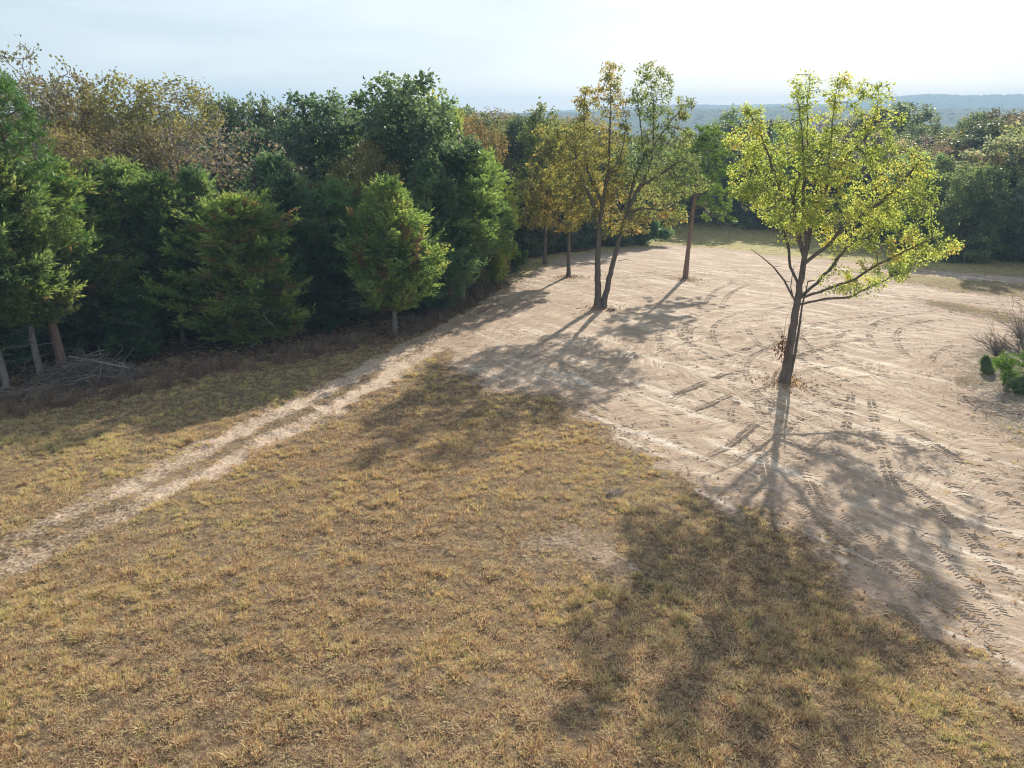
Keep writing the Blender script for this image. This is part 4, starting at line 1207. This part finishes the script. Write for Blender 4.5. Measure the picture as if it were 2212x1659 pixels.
# sapling with yellow green leaves at the bend
def shrub(px, py, ty, wpx, leafmat, label, seed, name='shrub', per=7, size=.14, n=260, bark='dark', cat='shrub', low=.1, tint=(1, 1, 1), group=None, blobs=3):
    rng = np.random.default_rng(seed); base = at(px, py); top = on(px, ty, base[1])[2] - base[2]
    r = wpx / 2 * K * base[1] / FPX
    bl = [((rng.normal() * r * .5, rng.normal() * r * .5, top * rng.uniform(.25, .8)), (r * rng.uniform(.25, .6), r * rng.uniform(.25, .6), top * rng.uniform(.15, .3))) for _ in range(blobs + 3)] + [((0, 0, top * .7), (r * .35, r * .35, top * .32))]
    A = blob_points(bl, n, rng); A[:, 2] = np.clip(A[:, 2], top * low, None)
    stems = [[(0, 0, -.1), (rng.normal() * r * .2, rng.normal() * r * .2, top * .35)]]
    P, par = colonize(stems, A, step=max(.12, top * .04), infl=top, kill=top * .06, iters=40, rng=rng)
    R, ch = pipe(P, par, .006, 2.3, max(.03, top * .012))
    m = Mesh(); skeleton_mesh(m, P, par, R)
    root = tree_root(name, base); tag(root, label, cat, group)
    link_mesh('stem', m.build(name + '_stem', B[bark]), root)
    c = link_mesh('foliage', leaves_on(P, par, ch, R, per, size, leafmat, name + '_foliage', rng, spread=size * 1.6, maxr=.05, wr=.6), root); c.color = (*tint, 1)
    return root
shrub(1082, 612, 345, 95, L['maple'], 'narrow yellow green sapling leaning over the track beside the tall cedar', 41, name='sapling', n=700, size=.2, cat='tree', low=.12, blobs=5, tint=(.7, .8, .6))
shrub(1385, 528, 466, 92, L['oak_dark'], 'rounded dark green bush beyond the joined oaks at the end of the track', 42, n=420, size=.3, per=10, tint=(.8, 1.1, .9))
shrub(1340, 532, 490, 60, L['oak_dark'], 'smaller dark bush left of the rounded one beyond the joined oaks', 43, n=260, size=.3, per=10, tint=(.9, 1, .9))
shrub(1110, 590, 520, 50, L['shrub'], 'low leafy bush at the outside of the track bend', 44, n=200, size=.18)
shrub(1040, 640, 560, 60, L['oak_brown'], 'brown leaved low bush under the tall two trunked cedar', 45, n=200, size=.16, per=4)

# filling rows: front line of the wood, then rows behind it
def rows(line, offs, spacing, kinds, labelf, group, seed, hlo=11, hhi=14, side=1, clear=None, name='oak_tree', tint=(1, 1, 1), wtop=None, rise=0):
    rg = random.Random(seed)
    P = np.array(hit_poly(line)); seg = np.r_[0, np.cumsum(np.hypot(*np.diff(P, axis=0).T))]
    for ri, off in enumerate(offs):
        s = rg.uniform(0, spacing)
        while s < seg[-1]:
            x = np.interp(s, seg, P[:, 0]); y = np.interp(s, seg, P[:, 1])
            i = min(np.searchsorted(seg, s, 'right') - 1, len(P) - 2)
            tx, ty = P[i + 1] - P[i]; q = hypot(tx, ty)
            x += -ty / q * off * side + rg.uniform(-1.6, 1.6); y += tx / q * off * side + rg.uniform(-1.6, 1.6)
            s += spacing * rg.uniform(.75, 1.25)
            if clear and clear(x, y): continue
            k = rg.choice(kinds[min(ri, len(kinds) - 1)])
            H = rg.uniform(hlo, hhi) + rise * ri
            if wtop: H = wtop(x, y, H)
            v_ = rg.uniform(.65, 1.45); tt = (v_ * rg.uniform(.85, 1.25) * tint[0], v_ * rg.uniform(.9, 1.1) * tint[1], v_ * rg.uniform(.8, 1.3) * tint[2])
            nm = 'cedar_tree' if 'cedar' in k else ('pine_tree' if 'pine' in k else ('bare_tree' if 'grey_b' in k else 'oak_tree'))
            place(k, (x, y, zground(x, y) - .05), H, H * rg.uniform(.34, .42), label=labelf(k, ri), group=group, name=nm, tint=tt)

KN = {'oak_dark': 'dark green oak', 'oak_brown': 'brown leaved oak', 'oak_grey': 'half bare grey tree', 'oak_mix': 'olive oak', 'cedar': 'dark cedar', 'pine': 'pine'}
def kn(k):
    for a, b in KN.items():
        if k.startswith(a): return b
LEFT = [(-500, 930), (0, 838), (300, 745), (600, 735), (860, 700), (1000, 640), (1120, 572)]
rows(LEFT, [4.5, 9, 15, 22, 30], 4.6, [['cedar_c', 'cedar_a'], ['cedar_high', 'oak_brown_b', 'oak_dark_b'], ['oak_dark_b', 'oak_grey_a', 'oak_brown_b'], ['oak_dark_a', 'oak_brown_a']],
     lambda k, r: '%s crowded inside the left wood, behind the edge cedars' % kn(k), 'trees inside the left wood', 5, 7.0, 8.6, rise=1.45)
MID = [(1120, 560), (1200, 545), (1300, 528), (1380, 510), (1440, 482)]
rows(MID, [2, 6, 11, 17], 5.5, [['oak_dark_c', 'oak_mix_low', 'oak_dark_c'], ['oak_dark_a', 'oak_brown_b', 'oak_grey_b'], ['oak_dark_b', 'oak_mix'], ['oak_dark_a', 'oak_brown_a']],
     lambda k, r: '%s in the wood beyond the track end' % kn(k), 'trees beyond the track end', 6, 11.0, 13.0, rise=1.5, clear=lambda x, y: d_line(np.array([x]), np.array([y]), W1)[0] < 5)
RIGHT = [(1440, 478), (1560, 486), (1700, 502), (1850, 525), (1950, 540), (2050, 553), (2212, 572), (2500, 600)]
rows(RIGHT, [1.5, 6, 11, 17, 25, 34], 5.5, [['oak_dark_c', 'oak_mix_low', 'oak_brown_b', 'oak_grey_a', 'oak_dark_a', 'oak_mix_low'], ['oak_dark_c', 'oak_brown_a', 'oak_mix_low', 'oak_grey_a'], ['oak_dark_a', 'oak_brown_a', 'oak_mix', 'oak_grey_a']],
     lambda k, r: '%s in the %s of the hazy wood across the clearing' % (kn(k), ['front row', 'second row', 'middle', 'middle', 'back', 'back'][r]), 'trees of the wood across the clearing', 8, 9.5, 13.0, rise=1.3, tint=(.95, .95, 1.1))
RS = [('oak_dark_c', 2150, 105, 240, 120, 'tallest dark oak standing above the right wood against the hills', (1, 1.1, 1.1)), ('oak_dark_a', 1985, 118, 262, 90, 'blue grey oak right beside the top of the lone yellow green tree', (1, 1, 1)),
      ('oak_mix', 2195, 96, 275, 100, 'olive oak at the right edge under the tallest dark oak', (1, .9, .9)), ('oak_brown_a', 2060, 92, 300, 110, 'brown oak left below the tallest dark oak', (.9, .8, .8)),
      ('oak_dark_c', 2110, 76, 350, 120, 'dark green oak with yellowish top in the front of the right wood', (1.2, 1.2, .9)), ('oak_brown_b', 2180, 82, 318, 110, 'reddish brown oak at the right edge of the view', (1.0, .75, .7)),
      ('oak_dark_a', 1570, 118, 288, 110, 'dark oak peeping between the pine and the lone tree', (1, 1, 1))]
for k, x, d, ty, wd, lb, ti in RS:
    place_d(k, x, d, ty, wd * 1.25, label=lb, tint=ti, name='oak_tree', group='standout trees of the right wood')
# ================================================================== BRUSH, BUSHES, DEAD WOOD
def tangle(name, px, py, wpx, h, n, label, seed, cat='brush pile', mat='grey', r=(.008, .03), ln=(.8, 2.4), flat=.25, dx=1.0, depth=.6):
    rng = np.random.default_rng(seed); base = at(px, py); R = wpx / 2 * K * base[1] / FPX
    m = Mesh()
    for i in range(n):
        a = rng.uniform(0, 2 * pi); rad = rng.random() ** .6
        x, y = cos(a) * rad * R * dx, sin(a) * rad * R * depth
        z = h * (1 - rad ** 1.6) * rng.random() + .04
        b = rng.uniform(0, pi * 2); l = rng.uniform(*ln)
        el = rng.normal() * flat
        d = np.array([cos(b), sin(b), sin(el)]); bend = rng.normal(size=3) * .18 * l
        p0 = np.array([x, y, z]) - d * l / 2; p2 = np.array([x, y, z]) + d * l / 2; p1 = np.array([x, y, z]) + bend * .6
        q = np.array([p0, (p0 + p1) / 2 + bend * .15, p1, (p1 + p2) / 2 + bend * .15, p2])
        g = np.array([T(base[0] + v[0], base[1] + v[1]) - base[2] for v in q]); q[:, 2] = np.maximum(q[:, 2] + g, g + .02)
        r0 = rng.uniform(*r)
        m.tube(q, np.linspace(r0, r0 * .35, 5), 4)
        for j in range(rng.integers(0, 4)):
            s = q[rng.integers(1, 4)]; e = s + d * rng.uniform(.15, .5) + rng.normal(size=3) * .18
            m.tube([s, e], [r0 * .5, r0 * .2], 3)
    me = m.build(name, B[mat])
    o = link_mesh(name, me); o.location = base
    return tag(o, label, cat)
tangle('brush_pile', 195, 818, 210, 1.15, 240, 'heap of cut grey branches at the foot of the leaning cedar trunks', 1, ln=(.8, 2.4), r=(.014, .032), mat='grey')
tangle('branch_litter', 60, 852, 200, .12, 60, 'flat line of dead branches on the ground left of the brush pile', 2, cat='branches', depth=.12, ln=(.6, 1.8), r=(.012, .03), mat='pale')
tangle('twig_heap', 1322, 1070, 50, .14, 26, 'small heap of bleached twigs lying in the golden grass', 3, cat='twigs', r=(.006, .014), ln=(.3, .8), mat='pale')
tangle('debris_pile', 2170, 880, 180, .22, 90, 'scattered grey branches on the ground around the green bush at the right edge', 4, cat='branches', ln=(.4, 1.5), depth=.9, mat='pale', r=(.006, .02))
tangle('fallen_limbs', 1105, 606, 60, .4, 26, 'few dead limbs dropped at the outside of the track bend', 6, cat='branches', ln=(.6, 1.8), mat='grey')

def log(name, pts, r0, label, mat='pale', cat='log', lift=.0):
    base = at(*pts[0]); q = np.array([at(*p) for p in pts]) - base; q[:, 2] += r0 * .7 + lift
    m = Mesh(); m.tube(q, np.linspace(r0, r0 * .5, len(q)), 7)
    o = link_mesh(name, m.build(name, B[mat])); o.location = base
    return tag(o, label, cat)
log('fallen_log', [(160, 812), (285, 838)], .07, 'pale stripped pole lying on the brush pile', lift=.95)
log('dead_log', [(60, 735), (110, 728), (180, 712), (260, 700), (330, 690)], .09, 'fallen pale trunk lying in the dark of the wood behind the bare cedar trunks', lift=.1)

# right edge: fallen bare tree crown, weeds, and a bright bush
def spray(name, px, py, label, seed, n=26, L0=2.6, cat='shrub', mat='dark', az=(pi * .6, pi * 1.25), el=(.25, 1.1), r0=.03):
    rng = np.random.default_rng(seed); base = at(px, py); m = Mesh()
    for i in range(n):
        a = rng.uniform(*az); e = rng.uniform(*el); l = L0 * rng.uniform(.45, 1)
        d = np.array([cos(a) * cos(e), sin(a) * cos(e), sin(e)])
        q = [np.zeros(3)]
        for j in range(6):
            d = d + rng.normal(size=3) * .12; d /= np.linalg.norm(d); q.append(q[-1] + d * l / 6)
        q = np.array(q); m.tube(q, np.linspace(r0, r0 * .2, 7), 5)
        for j in range(9):
            k = rng.integers(2, 7); s = q[k]; dd = d + rng.normal(size=3) * .6; dd /= np.linalg.norm(dd)
            e1 = s + dd * l * rng.uniform(.1, .3); m.tube([s, (s + e1) / 2 + rng.normal(size=3) * .03, e1], [r0 * .3, r0 * .22, r0 * .1], 3)
            for _ in range(3):
                e2 = e1 + (dd + rng.normal(size=3) * .7) * l * .09; m.tube([(s + e1) / 2, e2], [r0 * .16, r0 * .08], 3)
    o = link_mesh(name, m.build(name, B[mat])); o.location = base
    return tag(o, label, cat)
spray('dead_brush', 2240, 800, 'dark bare branches of a fallen tree reaching in from the right edge', 11, 22, 3.6, cat='dead branches')
spray('thorny_thicket', 2150, 770, 'low brownish leafless thicket left of the green bush at the right edge', 12, 60, 1.25, az=(0, 2 * pi), el=(.5, 1.5), mat='dark', r0=.012)
spray('dry_thicket', 2205, 735, 'pinkish grey leafless thicket behind the green bush at the right edge', 14, 70, 1.5, az=(0, 2 * pi), el=(.4, 1.5), mat='pale', r0=.010)
shrub(2168, 832, 762, 62, L['shrub'], 'bright green feathery bush near the right edge', 13, name='green_bush', n=380, size=.085, per=6, cat='bush', low=.05, blobs=7, tint=(1.5, 1.4, 1.2))
shrub(2128, 806, 775, 14, L['oak_dark'], 'narrow dark green seedling left of the bright bush', 15, name='seedling', n=120, size=.08, per=5, tint=(1.5, 1.5, 1.4), cat='bush', low=.05)
shrub(2205, 850, 815, 40, L['oak_dark'], 'low dark bush at the right edge under the bright bush', 16, name='low_bush', n=160, size=.08, per=4, tint=(1.4, 1.4, 1.3), cat='bush', low=.05)
shrub(1940, 594, 578, 30, L['oak_mix'] if 'oak_mix' in L else L['oak_high'], 'tiny bush by the far wheel track right of the lone tree', 17, name='low_bush', n=90, size=.16, per=6, cat='bush', low=.05)

# curled dead leaves hanging from a broken twig on the lone tree
def dead_cluster():
    rng = np.random.default_rng(9); b = at(1695, 824)
    c = on(1688, 752, b[1] - .3)
    C = c + rng.normal(size=(130, 3)) * np.array([.16, .12, .32])
    D = np.tile([0, 0, -1.0], (130, 1)) + rng.normal(size=(130, 3)) * .5
    o = link_mesh('dead_leaf_cluster', leaf_mesh('dead_leaf_cluster', C - c, D, .14, .08, L['dead'], rng=rng)); o.location = c
    root = [q for q in bpy.data.objects if q.name == 'yellow_green_tree'][0]
    o.parent = root; o.location = c - np.array(root.location)
    o['label'] = 'curled brown dead leaves hanging low on the trunk'
dead_cluster()
# mound of weeds at the feet of the clearing trees
for i, (x, y, lb) in enumerate([(1708, 826, 'few green weeds at the foot of the lone yellow green tree'), (1283, 668, 'low weeds at the foot of the joined oaks')]):
    b = at(x, y)
    o = link_mesh('weeds', blades('weeds_%d' % i, 90, .08, .3, .45, .8, .02, MG, 300 + i)); o.location = b; tag(o, lb, 'weeds')
# ================================================================== FAR WOODS, HILLS, AIR
def far_variant(key):
    tm, cm, H, R = PROTO[key]; return tm, cm, H, R
keys = ['oak_dark_a', 'oak_dark_b', 'oak_dark_c', 'oak_brown_a', 'oak_mix']
joined = []
for k in keys:
    _, cm, H, R = PROTO[k]
    joined.append(cm)
rg = np.random.default_rng(55)
n_ = 5200
r = np.sqrt(rg.uniform(125 ** 2, 620 ** 2, n_)); a = np.radians(rg.uniform(-42, 44, n_))
X, Y = np.sin(a) * r, np.cos(a) * r
# stay behind the rows of single trees
front = np.array(hit_poly(RIGHT)); k_ = d_line(X, Y, [tuple(q) for q in front]) > 38
k_ &= Y > np.interp(X, front[:, 0], front[:, 1]) + 12
k_ &= ~((X < 0) & (r < 150))
X, Y, r = X[k_], Y[k_], r[k_]; n_ = len(X)
s = rg.uniform(.85, 1.25, n_)
scatter('far_woods', 'hazy blue grey mass of woodland filling the valley before the hills', np.column_stack([X, Y, T0(X, Y) - 1.0]), joined, rg.choice(5, n_, p=[.28, .24, .2, .14, .14]),
        np.column_stack([np.zeros(n_), np.zeros(n_), rg.uniform(0, 6.28, n_)]), np.column_stack([s * 1.25, s * 1.25, s]), rg.random(n_), 'woods')

# hills under a closed canopy
th = np.radians(np.linspace(-50, 50, 1500)); rr_ = np.geomspace(560, 2700, 190)
TH, RR = np.meshgrid(th, rr_); X, Y = np.sin(TH) * RR, np.cos(TH) * RR
def worley(x, y, seed):
    ix, iy = np.floor(x), np.floor(y); best = np.full(x.shape, 9.)
    for dx in (-1, 0, 1):
        for dy in (-1, 0, 1):
            cx, cy = ix + dx, iy + dy
            px_, py_ = cx + _hash(cx, cy, seed), cy + _hash(cx, cy, seed + 5)
            best = np.minimum(best, (x - px_) ** 2 + (y - py_) ** 2)
    return best
az = np.degrees(TH)
def crest(az, pts): return np.interp(az, [p[0] for p in pts], [p[1] for p in pts])
# two ridges; heights chosen so that the crests rise just above the eye line
r1 = crest(az, [(-50, 4), (-10, 4), (5, 7), (13, 14), (22, 18), (27, 13), (40, 12)])
r2 = crest(az, [(-50, 6), (0, 8), (6, 22), (12, 31), (18, 33), (22, 33), (25, 46), (28, 54), (31, 51), (36, 50), (50, 42)])
z = -23 + (r1 + 23) * np.exp(-((RR - 1350) / 330) ** 2) + (r2 + 23) * np.exp(-((RR - 2350) / 420) ** 2) * (1 - .0)
z = z + 7 * (fbm(X / 160, Y / 160, 3, 80) - .5) * smooth(600, 900, RR)
wl_ = worley(X / 13, Y / 13, 81); z = z + 7.0 * (1 - np.clip(wl_ * 1.4, 0, 1)) + 1.2 * (fbm(X / 5, Y / 5, 2, 83) - .5)
z = z - 14 * (1 - smooth(560, 700, RR))
nr, nc = X.shape; idx = np.arange(nr * nc).reshape(nr, nc)
Fh = np.stack([idx[:-1, :-1], idx[:-1, 1:], idx[1:, 1:], idx[1:, :-1]], -1).reshape(-1, 4)
hm, t, out = new_mat('hill_canopy')
geo = t.nodes.new('ShaderNodeNewGeometry')
c = ramp(t, noise(t, geo.outputs['Position'], .07, 4, .7), [(.3, (.035, .06, .025)), (.55, (.06, .085, .035)), (.75, (.11, .10, .05))])
p = N(t, 'ShaderNodeBsdfPrincipled', Roughness=1.0); p.inputs['Specular IOR Level'].default_value = .05
t.links.new(c, p.inputs['Base Color']); t.links.new(p.outputs[0], out.inputs[0])
tag(link_mesh('hills', mesh_np('hills', np.column_stack([X.ravel(), Y.ravel(), z.ravel()]), Fh, hm, smoothf=True)), kind='structure')

# air
x0, x1, y0, y1, z0, z1 = -3100, 3100, -3100, 3100, -40, 75
HV = [(x, y, z_) for x in (x0, x1) for y in (y0, y1) for z_ in (z0, z1)]
HF = [(0, 1, 3, 2), (4, 6, 7, 5), (0, 4, 5, 1), (2, 3, 7, 6), (0, 2, 6, 4), (1, 5, 7, 3)]
me = bpy.data.meshes.new('haze'); me.from_pydata(HV, [], HF); me.update()
vm, t, out = new_mat('haze_air')
pv = t.nodes.new('ShaderNodeVolumePrincipled')
pv.inputs['Color'].default_value = (.40, .60, .86, 1); pv.inputs['Density'].default_value = .0005; pv.inputs['Anisotropy'].default_value = 0.0
t.links.new(pv.outputs[0], out.inputs['Volume'])
hz = link_mesh('haze', me, None, [vm]); tag(hz, kind='stuff', label='thin blue air haze over the far woods', cat='haze')
